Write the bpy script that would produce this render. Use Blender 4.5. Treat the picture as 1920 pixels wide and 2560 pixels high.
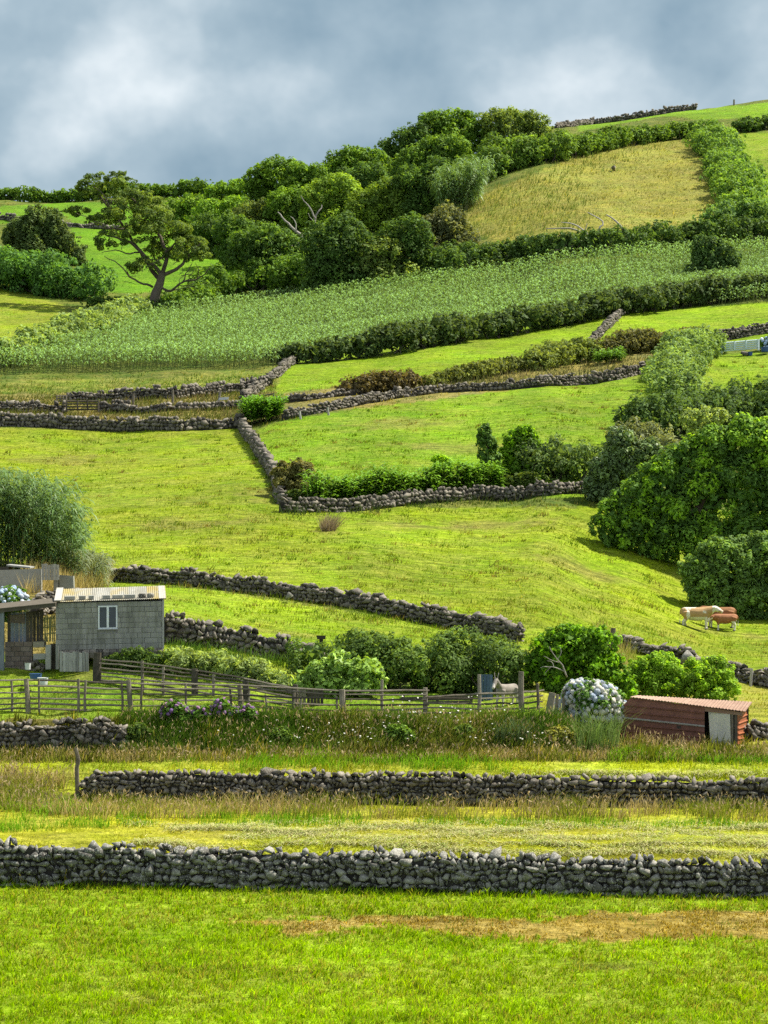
import bpy, bmesh, math, random
import numpy as np
from mathutils import Vector, Matrix

for _o in list(bpy.data.objects):
    bpy.data.objects.remove(_o, do_unlink=True)
SC = bpy.context.scene
COL = SC.collection
R = math.radians
PI = math.pi

# ------------------------------------------------------------------ camera
# photograph: 1920 x 2560 px, focal length FPX px, level camera, horizon on row HY (lens shift)
FPX, CX, HY = 5458.0, 960.0, 1500.0
cam_d = bpy.data.cameras.new('camera')
cam = bpy.data.objects.new('camera', cam_d)
COL.objects.link(cam)
cam.location = (0, 0, 0)
cam.rotation_euler = (R(90), 0, 0)
cam_d.sensor_fit = 'VERTICAL'
cam_d.sensor_height = 36.0
cam_d.sensor_width = 27.0
cam_d.lens = FPX / 2560.0 * 36.0
cam_d.shift_y = (HY - 1280.0) / 2560.0
cam_d.clip_start = 0.5
cam_d.clip_end = 6000
SC.camera = cam

# ------------------------------------------------------------------ sky
SUN_EL, SUN_AZ = R(55), R(72)          # azimuth from +Y (view direction) towards +X (right)
world = bpy.data.worlds.new('World')
SC.world = world
world.use_nodes = True
nt = world.node_tree
nt.nodes.clear()
def wn(t, **kw):
    n = nt.nodes.new(t)
    for k, v in kw.items(): setattr(n, k, v)
    return n
w_out = wn('ShaderNodeOutputWorld')
w_bg = wn('ShaderNodeBackground')
w_bg.inputs['Strength'].default_value = 0.1
sky = wn('ShaderNodeTexSky', sky_type='NISHITA', sun_disc=False)
sky.sun_elevation = SUN_EL
sky.sun_rotation = SUN_AZ
tc = wn('ShaderNodeTexCoord')
def w_noise(scale, det, rough, loc, stretch, dist=0.0):
    mp = wn('ShaderNodeMapping')
    mp.inputs['Location'].default_value = loc
    mp.inputs['Scale'].default_value = stretch
    nt.links.new(tc.outputs['Generated'], mp.inputs['Vector'])
    nz = wn('ShaderNodeTexNoise')
    nz.inputs['Scale'].default_value = scale
    nz.inputs['Detail'].default_value = det
    nz.inputs['Roughness'].default_value = rough
    nz.inputs['Distortion'].default_value = dist
    nt.links.new(mp.outputs['Vector'], nz.inputs['Vector'])
    return nz.outputs['Fac']
def w_ramp(fac, stops):
    r = wn('ShaderNodeValToRGB')
    e = r.color_ramp.elements
    while len(e) < len(stops): e.new(0.5)
    for k, (p, c) in enumerate(stops):
        e[k].position = p
        e[k].color = (c[0], c[1], c[2], 1)
    nt.links.new(fac, r.inputs['Fac'])
    return r.outputs['Color']
big = w_noise(5.0, 3.0, 0.5, (8.903, 5.882, 18.189), (1.0, 1.0, 1.7), 0.0)
small = w_noise(16.0, 4.5, 0.53, (9.686, 1.741, 14.999), (1.0, 1.0, 1.2), 0.0)
mx = wn('ShaderNodeMix', data_type='FLOAT')
mx.inputs[0].default_value = 0.36
nt.links.new(big, mx.inputs[2]); nt.links.new(small, mx.inputs[3])
# cloud radiance (times the background strength of 0.1)
cl = w_ramp(mx.outputs[0], [(0.36, (1.3, 1.9, 2.35)), (0.45, (2.05, 2.65, 3.05)),
                            (0.52, (3.2, 3.7, 4.0)), (0.62, (5.2, 5.45, 5.55))])
mask = w_ramp(small, [(0.0, (0.93,) * 3), (1.0, (0.97,) * 3)])
mc = wn('ShaderNodeMix', data_type='RGBA')
nt.links.new(mask, mc.inputs[0])
nt.links.new(sky.outputs['Color'], mc.inputs[6])
nt.links.new(cl, mc.inputs[7])
nt.links.new(mc.outputs[2], w_bg.inputs['Color'])
nt.links.new(w_bg.outputs['Background'], w_out.inputs['Surface'])

# ------------------------------------------------------------------ sun
sun_d = bpy.data.lights.new('sun', 'SUN')
sun_d.energy = 5.0
sun_d.angle = R(0.6)
sun_d.color = (1.0, 0.94, 0.80)
sun = bpy.data.objects.new('sun', sun_d)
COL.objects.link(sun)
SUNV = Vector((math.sin(SUN_AZ) * math.cos(SUN_EL), math.cos(SUN_AZ) * math.cos(SUN_EL), math.sin(SUN_EL)))
sun.rotation_euler = SUNV.to_track_quat('Z', 'Y').to_euler()
sun.location = (60, 60, 150)

SC.view_settings.view_transform = 'Standard'
SC.view_settings.look = 'None'
SC.view_settings.exposure = 1.0
SC.view_settings.gamma = 1.0
SC.render.film_transparent = False
SC.cycles.max_bounces = 5
SC.cycles.diffuse_bounces = 3
SC.cycles.glossy_bounces = 2
SC.cycles.transmission_bounces = 3
SC.cycles.transparent_max_bounces = 6
SC.cycles.use_denoising = False
SC.cycles.use_adaptive_sampling = True
SC.cycles.adaptive_threshold = 0.02

# ------------------------------------------------------------------ terrain height function
# surveyed points: photo pixel and distance from the camera along the view (metres)
ANCH = []
def an(*pts):
    ANCH.extend(pts)
for _px in (-1500, -900, -450, -150, 120, 400, 680, 960, 1240, 1520, 1800, 2080, 2400, 2800, 3400):
    an((_px, 2560, 46.5), (_px, 2218, 60), (_px, 2105, 63), (_px, 2008, 70.5), (_px, 1932, 72.6), (_px, 1884, 74.8))
for _px in (-1500, -900, -450, -150, 120, 400, 680, 960, 1240):
    an((_px, 1792, 76.8))
an((-400, 1665, 83), (0, 1668, 83), (250, 1663, 83), (450, 1640, 84.5), (640, 1690, 82), (900, 1735, 81), (1250, 1742, 81.5),
   (1450, 1810, 77.5), (1600, 1862, 76.2), (1900, 1858, 76.2), (2500, 1850, 76.5), (3400, 1850, 76.5),
   (1600, 1745, 88), (1900, 1775, 84), (2500, 1780, 84))
# fields between the sheds and the long diagonal wall
an((-500, 1560, 92), (60, 1540, 93), (420, 1598, 87), (800, 1664, 86), (600, 1560, 97), (1000, 1640, 93), (1320, 1640, 97))
an((-600, 1430, 117), (250, 1451, 117), (560, 1474, 113), (800, 1507, 110), (1000, 1544, 107), (1200, 1583, 104),
   (1400, 1625, 101.5), (1620, 1668, 100), (1920, 1717, 99), (2500, 1740, 98), (3400, 1740, 98))
# large mown field
an((-600, 1240, 152), (0, 1250, 152), (300, 1250, 152), (600, 1250, 150), (900, 1272, 150), (1300, 1265, 152), (1480, 1275, 150),
   (900, 1390, 127), (1300, 1440, 124), (1500, 1480, 127), (1500, 1390, 139), (1760, 1574, 126), (1920, 1560, 130),
   (1700, 1390, 145), (1920, 1400, 150), (2500, 1420, 150), (3400, 1440, 150), (2500, 1590, 125))
an((-700, 1072, 200), (0, 1072, 200), (300, 1082, 199), (600, 1072, 198))
an((700, 1190, 164), (700, 1075, 190), (1000, 1155, 170), (1000, 1030, 198), (1500, 1110, 178), (1500, 985, 208), (1640, 955, 215),
   (1700, 1110, 185), (1920, 1100, 190), (2600, 1100, 190))
an((-700, 1010, 213), (0, 1012, 213), (400, 1010, 213), (680, 985, 218), (1000, 935, 226), (1400, 905, 232), (1700, 880, 238), (1900, 850, 245),
   (2600, 800, 250), (1850, 960, 222), (2600, 930, 225))
an((700, 912, 240), (1100, 858, 250), (1500, 796, 264), (1900, 742, 275), (2700, 650, 285))
an((-700, 965, 226), (0, 965, 226), (400, 952, 228), (690, 925, 232))
an((-700, 890, 250), (0, 902, 250), (150, 868, 262), (300, 832, 285))
an((400, 797, 312), (700, 772, 315), (900, 742, 315), (1300, 682, 318), (1700, 645, 320), (1920, 640, 318), (2700, 560, 320))
an((-700, 800, 300), (0, 800, 300), (150, 772, 315), (0, 722, 335), (385, 778, 320), (300, 722, 345), (600, 690, 365), (300, 610, 400),
   (200, 545, 430), (0, 560, 425), (-700, 560, 430))
an((-700, 520, 455), (0, 505, 458), (300, 495, 460), (550, 490, 460))
an((-700, 530, 505), (0, 516, 505), (300, 508, 505), (550, 502, 505), (800, 515, 505))
an((900, 660, 345), (900, 570, 400), (900, 500, 450), (1150, 420, 460), (1100, 560, 370))
an((1400, 600, 330), (1180, 525, 372), (1820, 540, 350), (1500, 445, 392), (1800, 385, 420), (1700, 352, 438), (2400, 420, 380))
an((1300, 335, 468), (1450, 316, 490), (1700, 279, 510), (1920, 248, 520), (1900, 335, 450), (1880, 400, 415), (2600, 200, 530))
for _px, _py in ((-700, 545), (300, 515), (900, 520), (1300, 350), (1700, 292), (1920, 262), (2600, 215)):
    an((_px, _py + 8, 560), (_px, _py + 120, 760))

def smooth(t):
    t = np.clip(t, 0, 1)
    return t * t * (3 - 2 * t)
def bank(u, D):
    """earth bank below the pen: about a metre high, dying out towards the red hut"""
    px = u * FPX + CX
    h = 1.02 * (1 - smooth((px - 1330) / 170)) + 0.0 * px
    Db = 75.15 + 0.25 * np.sin(px * 0.009) * smooth((px - 350) / 200)
    wd = 1.25 - 0.75 * smooth((330 - px) / 80)
    return h * smooth((D - Db) / wd)
US = 5.0
_A = np.array(ANCH, float)
_au = (_A[:, 0] - CX) / FPX
_aD = _A[:, 2]
_av = (HY - _A[:, 1]) / FPX - bank(_au, _aD) / _aD
_P = np.stack([_au * US, np.log(_aD)], 1)
def _phi(r2):
    return np.where(r2 > 1e-12, 0.5 * r2 * np.log(np.maximum(r2, 1e-12)), 0)
def _fit():
    n = len(_P)
    d2 = ((_P[:, None] - _P[None]) ** 2).sum(2)
    K = _phi(d2) + np.eye(n) * 2e-4
    Q = np.hstack([np.ones((n, 1)), _P])
    M = np.zeros((n + 3, n + 3))
    M[:n, :n] = K; M[:n, n:] = Q; M[n:, :n] = Q.T
    return np.linalg.solve(M, np.concatenate([_av, np.zeros(3)]))
_W = _fit()
_GU = np.linspace(-.46, .46, 280); _GL = np.linspace(math.log(43), math.log(770), 520)
def _grid():
    G = np.empty((len(_GL), len(_GU)))
    Q1 = (_GL[:, None] - _P[None, :, 1]) ** 2
    Q0 = (_GU[:, None] * US - _P[None, :, 0]) ** 2
    for i in range(len(_GL)):
        G[i] = _phi(Q0 + Q1[i][None]) @ _W[:-3] + _W[-3] + _W[-2] * _GU * US + _W[-1] * _GL[i]
    return G
_G = _grid()
_ND = np.array([44, 46.5, 50, 55, 60, 61.5, 63, 66.5, 70.5, 71.6, 72.6, 74.8, 76.5])
_NV = (HY - np.array([2640, 2560, 2458, 2326, 2218, 2155, 2105, 2053, 2008, 1966, 1932, 1884, 1852])) / FPX
def zfun(X, D):
    """ground height at world (X, D)"""
    X = np.atleast_1d(np.asarray(X, float)); D = np.atleast_1d(np.asarray(D, float))
    X, D = np.broadcast_arrays(X, D)
    Dc = np.clip(D, 44, 760)
    u = np.clip(X / Dc, -0.44, 0.44)
    a = (u - _GU[0]) / (_GU[1] - _GU[0]); b = (np.log(Dc) - _GL[0]) / (_GL[1] - _GL[0])
    i = a.astype(int); j = b.astype(int); a = a - i; b = b - j
    v = (_G[j, i] * (1 - a) + _G[j, i + 1] * a) * (1 - b) + (_G[j + 1, i] * (1 - a) + _G[j + 1, i + 1] * a) * b
    k = smooth((Dc - 74.6) / 1.6)
    v = v * k + np.interp(Dc, _ND, _NV) * (1 - k)
    z = v * Dc + bank(u, Dc)
    return z - np.maximum(44 - D, 0) * 0.08 - np.maximum(D - 760, 0) * 0.25
def z1(X, D):
    return float(zfun(X, D)[0])
_DS = np.exp(np.linspace(math.log(44), math.log(640), 2600))
_hc = {}
def ground_col(px):
    k = round(px)
    if k not in _hc:
        _hc[k] = HY - zfun((k - CX) / FPX * _DS, _DS) / _DS * FPX
    return _hc[k]
def hit(px, py):
    """first ground point seen at photo pixel (px, py) -> Vector"""
    rows = ground_col(px)
    i = np.argmax(rows <= py)
    if rows[i] > py: i = int(np.argmin(rows))
    if i > 0 and rows[i] <= py:
        t = (rows[i - 1] - py) / max(rows[i - 1] - rows[i], 1e-6)
        D = _DS[i - 1] + t * (_DS[i] - _DS[i - 1])
    else:
        D = _DS[i]
    X = (px - CX) / FPX * D
    return Vector((X, D, z1(X, D)))
def at(px, py, D):
    return Vector(((px - CX) / FPX * D, D, (HY - py) / FPX * D))
def onground(px, D):
    X = (px - CX) / FPX * D
    return Vector((X, D, z1(X, D)))
def ppm(D):
    return FPX / D

# ------------------------------------------------------------------ helpers
def vnoise(x, y, seed=0):
    x = np.asarray(x, float); y = np.asarray(y, float)
    xi = np.floor(x).astype(np.int64); yi = np.floor(y).astype(np.int64)
    fx = x - xi; fy = y - yi
    fx = fx * fx * (3 - 2 * fx); fy = fy * fy * (3 - 2 * fy)
    def h(a, b):
        n = (a * 374761393 + b * 668265263 + seed * 974634777) & 0x7fffffff
        n = ((n ^ (n >> 13)) * 1274126177) & 0x7fffffff
        return ((n ^ (n >> 16)) & 0xffff) / 65535.0
    return (h(xi, yi) * (1 - fx) + h(xi + 1, yi) * fx) * (1 - fy) + (h(xi, yi + 1) * (1 - fx) + h(xi + 1, yi + 1) * fx) * fy
def fbm(x, y, seed=0, oct=3):
    s = 0; a = 0.5; t = 0
    for k in range(oct):
        s = s + a * vnoise(x * 2 ** k, y * 2 ** k, seed + k); t += a; a *= 0.55
    return s / t

def mesh_np(name, V, F, mat=None, cols=None, smooth=False):
    """V (n,3), F (m,k) ints or a list of such arrays -> mesh"""
    me = bpy.data.meshes.new(name)
    V = np.asarray(V, np.float32)
    Fs = F if isinstance(F, list) else [F]
    Fs = [np.asarray(f, np.int32) for f in Fs if len(f)]
    me.vertices.add(len(V)); me.vertices.foreach_set('co', V.ravel())
    nl = sum(f.size for f in Fs); npoly = sum(len(f) for f in Fs)
    me.loops.add(nl); me.polygons.add(npoly)
    me.loops.foreach_set('vertex_index', np.concatenate([f.ravel() for f in Fs]))
    tot = np.concatenate([np.full(len(f), f.shape[1], np.int32) for f in Fs])
    st = np.zeros(npoly, np.int32); st[1:] = np.cumsum(tot)[:-1]
    me.polygons.foreach_set('loop_start', st)
    if smooth:
        me.polygons.foreach_set('use_smooth', np.ones(npoly, bool))
    if cols is not None:
        c = np.asarray(cols, np.float32)
        if c.shape[1] == 3: c = np.hstack([c, np.ones((len(c), 1), np.float32)])
        at_ = me.attributes.new('col', 'FLOAT_COLOR', 'POINT')
        at_.data.foreach_set('color', c.ravel())
    me.update(calc_edges=True)
    if mat: me.materials.append(mat)
    return me
def link(name, me, parent=None, loc=None):
    o = bpy.data.objects.new(name, me)
    COL.objects.link(o)
    if loc is not None: o.location = loc
    if parent is not None: o.parent = parent
    return o
def tag(o, label=None, cat=None, group=None, kind=None):
    if label: o['label'] = label
    if cat: o['category'] = cat
    if group: o['group'] = group
    if kind: o['kind'] = kind
    return o
def empty(name, loc, label=None, cat=None, group=None):
    o = link(name, None, None, loc)
    o.empty_display_size = 0.2
    return tag(o, label, cat, group)

class MB:
    """collects simple solids, builds ONE mesh"""
    def __init__(s): s.v = []; s.f = []
    def add(s, V, F):
        b = len(s.v)
        s.v += [tuple(p) for p in V]; s.f += [tuple(i + b for i in q) for q in F]
        return s
    def box(s, c, d, rot=None, jit=0, rng=random):
        V = []
        for x in (-.5, .5):
            for y in (-.5, .5):
                for z in (-.5, .5):
                    p = Vector((x * d[0], y * d[1], z * d[2]))
                    if jit: p += Vector((rng.uniform(-jit, jit), rng.uniform(-jit, jit), rng.uniform(-jit, jit)))
                    if rot is not None: p = rot @ p
                    V.append(p + Vector(c))
        return s.add(V, [(0, 1, 3, 2), (4, 6, 7, 5), (0, 4, 5, 1), (2, 3, 7, 6), (0, 2, 6, 4), (1, 5, 7, 3)])
    def tube(s, pts, rad, n=7, squash=1.0, cap=True):
        pts = [Vector(p) for p in pts]
        if not hasattr(rad, '__len__'): rad = [rad] * len(pts)
        rings = []
        up0 = None
        for i, p in enumerate(pts):
            t = (pts[min(i + 1, len(pts) - 1)] - pts[max(i - 1, 0)])
            if t.length < 1e-6: t = Vector((0, 0, 1))
            t.normalize()
            if up0 is None: up0 = t.orthogonal().normalized()
            a = (up0 - t * up0.dot(t))
            a = a.normalized() if a.length > 1e-5 else t.orthogonal().normalized()
            up0 = a
            b = t.cross(a)
            rings.append([p + a * (math.cos(2 * PI * k / n) * rad[i]) + b * (math.sin(2 * PI * k / n) * rad[i] * squash) for k in range(n)])
        V = [q for r in rings for q in r]
        F = []
        for i in range(len(pts) - 1):
            for k in range(n):
                F.append((i * n + k, i * n + (k + 1) % n, (i + 1) * n + (k + 1) % n, (i + 1) * n + k))
        if cap:
            F.append(tuple(range(n - 1, -1, -1))); F.append(tuple((len(pts) - 1) * n + k for k in range(n)))
        return s.add(V, F)
    def quad(s, a, b, c, d):
        return s.add([a, b, c, d], [(0, 1, 2, 3)])
    def prism(s, poly, dvec):
        """flat polygon (list of 3D points) given thickness along dvec"""
        n = len(poly); dv = Vector(dvec)
        V = [Vector(p) for p in poly] + [Vector(p) + dv for p in poly]
        F = [tuple(range(n - 1, -1, -1)), tuple(range(n, 2 * n))]
        for k in range(n): F.append((k, (k + 1) % n, n + (k + 1) % n, n + k))
        return s.add(V, F)
    def build(s, name, mat, parent=None, loc=(0, 0, 0), smooth=False, bevel=0):
        me = bpy.data.meshes.new(name)
        o0 = Vector(loc) + (parent.location if parent is not None and parent.type == 'EMPTY' else Vector())
        me.from_pydata([tuple(Vector(p) - o0) for p in s.v], [], s.f)
        bm = bmesh.new(); bm.from_mesh(me)
        bmesh.ops.recalc_face_normals(bm, faces=bm.faces)
        if bevel: bmesh.ops.bevel(bm, geom=list(bm.edges), offset=bevel, segments=1, affect='EDGES', clamp_overlap=True)
        bm.to_mesh(me); bm.free()
        if smooth:
            for p in me.polygons: p.use_smooth = True
        if mat: me.materials.append(mat)
        return link(name, me, parent, loc)
# MB takes world coordinates; a part is stored relative to its parent Empty

# ------------------------------------------------------------------ materials
MATS = {}
class NT:
    def __init__(s, name):
        s.m = bpy.data.materials.new(name); s.m.use_nodes = True
        s.t = s.m.node_tree; s.t.nodes.clear()
        s.out = s.n('ShaderNodeOutputMaterial')
        MATS[name] = s.m
    def n(s, t, **kw):
        n = s.t.nodes.new(t)
        for k, v in kw.items(): setattr(n, k, v)
        return n
    def l(s, a, b): s.t.links.new(a, b)
    def noise(s, scale, det=3, rough=.55, coord='Object', stretch=None, dist=0):
        tc = s.n('ShaderNodeTexCoord') if coord != 'World' else s.n('ShaderNodeNewGeometry')
        src = tc.outputs['Position'] if coord == 'World' else tc.outputs[coord]
        if stretch:
            mp = s.n('ShaderNodeMapping'); mp.inputs['Scale'].default_value = stretch
            s.l(src, mp.inputs['Vector']); src = mp.outputs['Vector']
        z = s.n('ShaderNodeTexNoise')
        z.inputs['Scale'].default_value = scale; z.inputs['Detail'].default_value = det
        z.inputs['Roughness'].default_value = rough; z.inputs['Distortion'].default_value = dist
        s.l(src, z.inputs['Vector'])
        return z.outputs['Fac']
    def ramp(s, fac, stops, interp='LINEAR'):
        r = s.n('ShaderNodeValToRGB'); r.color_ramp.interpolation = interp
        e = r.color_ramp.elements
        while len(e) < len(stops): e.new(.5)
        for k, (p, c) in enumerate(stops):
            e[k].position = p
            c = (c, c, c) if not hasattr(c, '__len__') else c
            e[k].color = (c[0], c[1], c[2], 1)
        s.l(fac, r.inputs['Fac'])
        return r.outputs['Color']
    def mix(s, a, b, fac, mode='MIX'):
        m = s.n('ShaderNodeMix', data_type='RGBA', blend_type=mode)
        for sock, v in ((m.inputs[6], a), (m.inputs[7], b)):
            if hasattr(v, 'is_output'): s.l(v, sock)
            else: sock.default_value = (v[0], v[1], v[2], 1)
        if hasattr(fac, 'is_output'): s.l(fac, m.inputs[0])
        else: m.inputs[0].default_value = fac
        return m.outputs[2]
    def math(s, op, a, b=None):
        m = s.n('ShaderNodeMath', operation=op)
        for k, v in enumerate((a, b)):
            if v is None: continue
            if hasattr(v, 'is_output'): s.l(v, m.inputs[k])
            else: m.inputs[k].default_value = v
        return m.outputs[0]
    def bump(s, h, strength, dist):
        b = s.n('ShaderNodeBump'); b.inputs['Strength'].default_value = strength; b.inputs['Distance'].default_value = dist
        s.l(h, b.inputs['Height'])
        return b.outputs['Normal']
    def bsdf(s, col, rough=.7, spec=.3, normal=None, metal=0):
        p = s.n('ShaderNodeBsdfPrincipled')
        if hasattr(col, 'is_output'): s.l(col, p.inputs['Base Color'])
        else: p.inputs['Base Color'].default_value = (col[0], col[1], col[2], 1)
        if hasattr(rough, 'is_output'): s.l(rough, p.inputs['Roughness'])
        else: p.inputs['Roughness'].default_value = rough
        p.inputs['Specular IOR Level'].default_value = spec
        p.inputs['Metallic'].default_value = metal
        if normal is not None: s.l(normal, p.inputs['Normal'])
        return p.outputs['BSDF']
    def fin(s, sh):
        s.l(sh, s.out.inputs['Surface']); return s.m
    def rnd(s):
        """one random number for each stone / leaf / piece, whether object or mesh island"""
        g = s.n('ShaderNodeNewGeometry'); o = s.n('ShaderNodeObjectInfo')
        return s.math('FRACT', s.math('ADD', g.outputs['Random Per Island'], o.outputs['Random']))

def m_leaf(name, trans=.34, rough=.5, spec=.3, tmul=(1.25, 1.15, .45)):
    t = NT(name)
    a = t.n('ShaderNodeAttribute', attribute_name='col')
    oi = t.n('ShaderNodeObjectInfo')
    v = t.math('MULTIPLY_ADD', oi.outputs['Random'], .24); v.node.inputs[2].default_value = .88
    hsv = t.n('ShaderNodeHueSaturation'); t.l(a.outputs['Color'], hsv.inputs['Color']); t.l(v, hsv.inputs['Value'])
    c = hsv.outputs['Color']
    p = t.bsdf(c, rough, spec)
    tr = t.n('ShaderNodeBsdfTranslucent')
    t.l(t.mix(c, tmul, 1.0, 'MULTIPLY'), tr.inputs['Color'])
    ms = t.n('ShaderNodeMixShader'); ms.inputs[0].default_value = trans
    t.l(p, ms.inputs[1]); t.l(tr.outputs[0], ms.inputs[2])
    return t.fin(ms.outputs[0])
m_leaf('leaf', .42, .65, .12)
m_leaf('leaf_glossy', .3, .5, .28)
m_leaf('grass', .5, .9, .04)
m_leaf('straw', .3, .8, .1, (1.1, 1.0, .8))
m_leaf('petal', .25, .7, .2, (1, 1, 1))

def m_ground():
    t = NT('ground_turf')
    a = t.n('ShaderNodeAttribute', attribute_name='col')
    base = a.outputs['Color']; dry = a.outputs['Alpha']
    n1 = t.noise(.33, 4, .6, 'World'); n2 = t.noise(2.2, 4, .65, 'World'); n3 = t.noise(9, 3, .6, 'World')
    f = t.math('MULTIPLY', t.ramp(t.math('ADD', t.math('MULTIPLY', n1, .6), t.math('MULTIPLY', n2, .4)), [(.42, 0.0), (.62, 1.0)]), dry)
    straw = t.mix(base, (.30, .235, .07), f)
    v = t.ramp(n2, [(.3, .62), (.7, 1.25)])
    c = t.mix(straw, v, 1.0, 'MULTIPLY')
    c = t.mix(c, t.ramp(n3, [(.3, .7), (.7, 1.2)]), .8, 'MULTIPLY')
    n4 = t.noise(1.0, 3, .6, 'World', (.45, 1.9, 1.0), .4)      # cattle terracettes running along the slope
    c = t.mix(c, t.ramp(n4, [(.36, .68), (.6, 1.18)]), .85, 'MULTIPLY')
    h = t.math('ADD', t.math('MULTIPLY', n2, .4), t.math('ADD', t.math('MULTIPLY', n3, .2), t.math('MULTIPLY', n4, .6)))
    return t.fin(t.bsdf(c, .95, .1, t.bump(h, 1.0, .45)))
m_ground()

def m_stone(name, c0, c1, c2, lichen=.5, scale=1.0):
    t = NT(name)
    r = t.rnd()
    n = t.noise(6 * scale, 5, .65, 'World'); n2 = t.noise(22 * scale, 3, .6, 'World')
    base = t.ramp(r, [(0, c0), (.35, c1), (1, c2)])
    base = t.mix(base, t.ramp(n, [(.3, .55), (.7, 1.35)]), .8, 'MULTIPLY')
    lf = t.math('MULTIPLY', t.ramp(n2, [(.52, 0.0), (.63, 1.0)]), lichen)
    c = t.mix(base, (.40, .40, .36), lf)
    return t.fin(t.bsdf(c, .9, .2, t.bump(n, .5, .05)))
m_stone('basalt', (.04, .038, .034), (.10, .096, .087), (.25, .24, .215), .8)
m_stone('basalt_brown', (.045, .038, .031), (.11, .095, .078), (.23, .2, .165), .45)
m_stone('basalt_far', (.05, .042, .034), (.115, .10, .082), (.21, .185, .15), .3)

def m_simple(name, c0, c1, scale=6, rough=.8, spec=.2, stretch=None, bump=.3, metal=0, c2=None, scale2=30):
    t = NT(name)
    r = t.rnd()
    n = t.noise(scale, 4, .6, 'Object', stretch); n2 = t.noise(scale2, 3, .6, 'Object', stretch)
    f = t.math('ADD', t.math('MULTIPLY', n, .65), t.math('MULTIPLY', r, .35))
    st = [(.25, c0), (.72, c1)] if c2 is None else [(.22, c0), (.48, c1), (.72, c2)]
    c = t.mix(t.ramp(f, st), t.ramp(n2, [(.3, .75), (.7, 1.2)]), .7, 'MULTIPLY')
    return t.fin(t.bsdf(c, rough, spec, t.bump(n2, bump, .02), metal))
m_simple('bark', (.06, .045, .035), (.16, .13, .105), 5, .95, .1, (1, 1, .2), .8)
m_simple('bark_pale', (.22, .2, .18), (.42, .4, .36), 5, .95, .1, (1, 1, .2), .6)
m_simple('twig', (.07, .055, .05), (.15, .12, .11), 8, .95, .1)
m_simple('weathered_wood', (.09, .076, .058), (.27, .24, .19), 5, .9, .1, (1, 1, 1), .5)
m_simple('dark_wood', (.045, .04, .032), (.12, .105, .085), 5, .9, .1, (1, 1, 1), .5)
m_simple('grey_plank', (.16, .16, .155), (.40, .40, .39), 7, .9, .1, (1, 1, .15), .4)
m_simple('mortar', (.11, .108, .10), (.17, .165, .155), 14, .95, .1)
m_simple('concrete', (.22, .22, .205), (.36, .355, .33), 5, .95, .1)
m_simple('white_frame', (.62, .66, .70), (.78, .80, .82), 3, .45, .4)
m_simple('earth', (.05, .038, .026), (.11, .085, .055), 5, .95, .05)
m_simple('rubble_core', (.03, .027, .024), (.06, .055, .05), 8, .95, .05)

# ------------------------------------------------------------------ fields: colour, dryness, blade height
def hp(px, py):
    v = hit(px, py); return (v.x, v.y)
def plan(poly, step=60):
    out = []
    for k in range(len(poly)):
        a = poly[k]; b = poly[(k + 1) % len(poly)]
        n = max(1, int(max(abs(b[0] - a[0]), abs(b[1] - a[1])) / step))
        for i in range(n):
            t = i / n
            out.append(hp(a[0] + (b[0] - a[0]) * t, a[1] + (b[1] - a[1]) * t))
    return np.array(out)
def inside(poly, x, y):
    r = np.zeros(len(x), bool)
    x0, y0 = poly.min(0); x1, y1 = poly.max(0)
    m = (x >= x0) & (x <= x1) & (y >= y0) & (y <= y1)
    xs, ys = x[m], y[m]
    rr = np.zeros(len(xs), bool)
    j = len(poly) - 1
    for i in range(len(poly)):
        xi, yi = poly[i]; xj, yj = poly[j]
        if yi != yj:
            c = ((yi > ys) != (yj > ys)) & (xs < (xj - xi) * (ys - yi) / (yj - yi) + xi)
            rr ^= c
        j = i
    r[m] = rr
    return r
L_, R_ = -900, 2900
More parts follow.
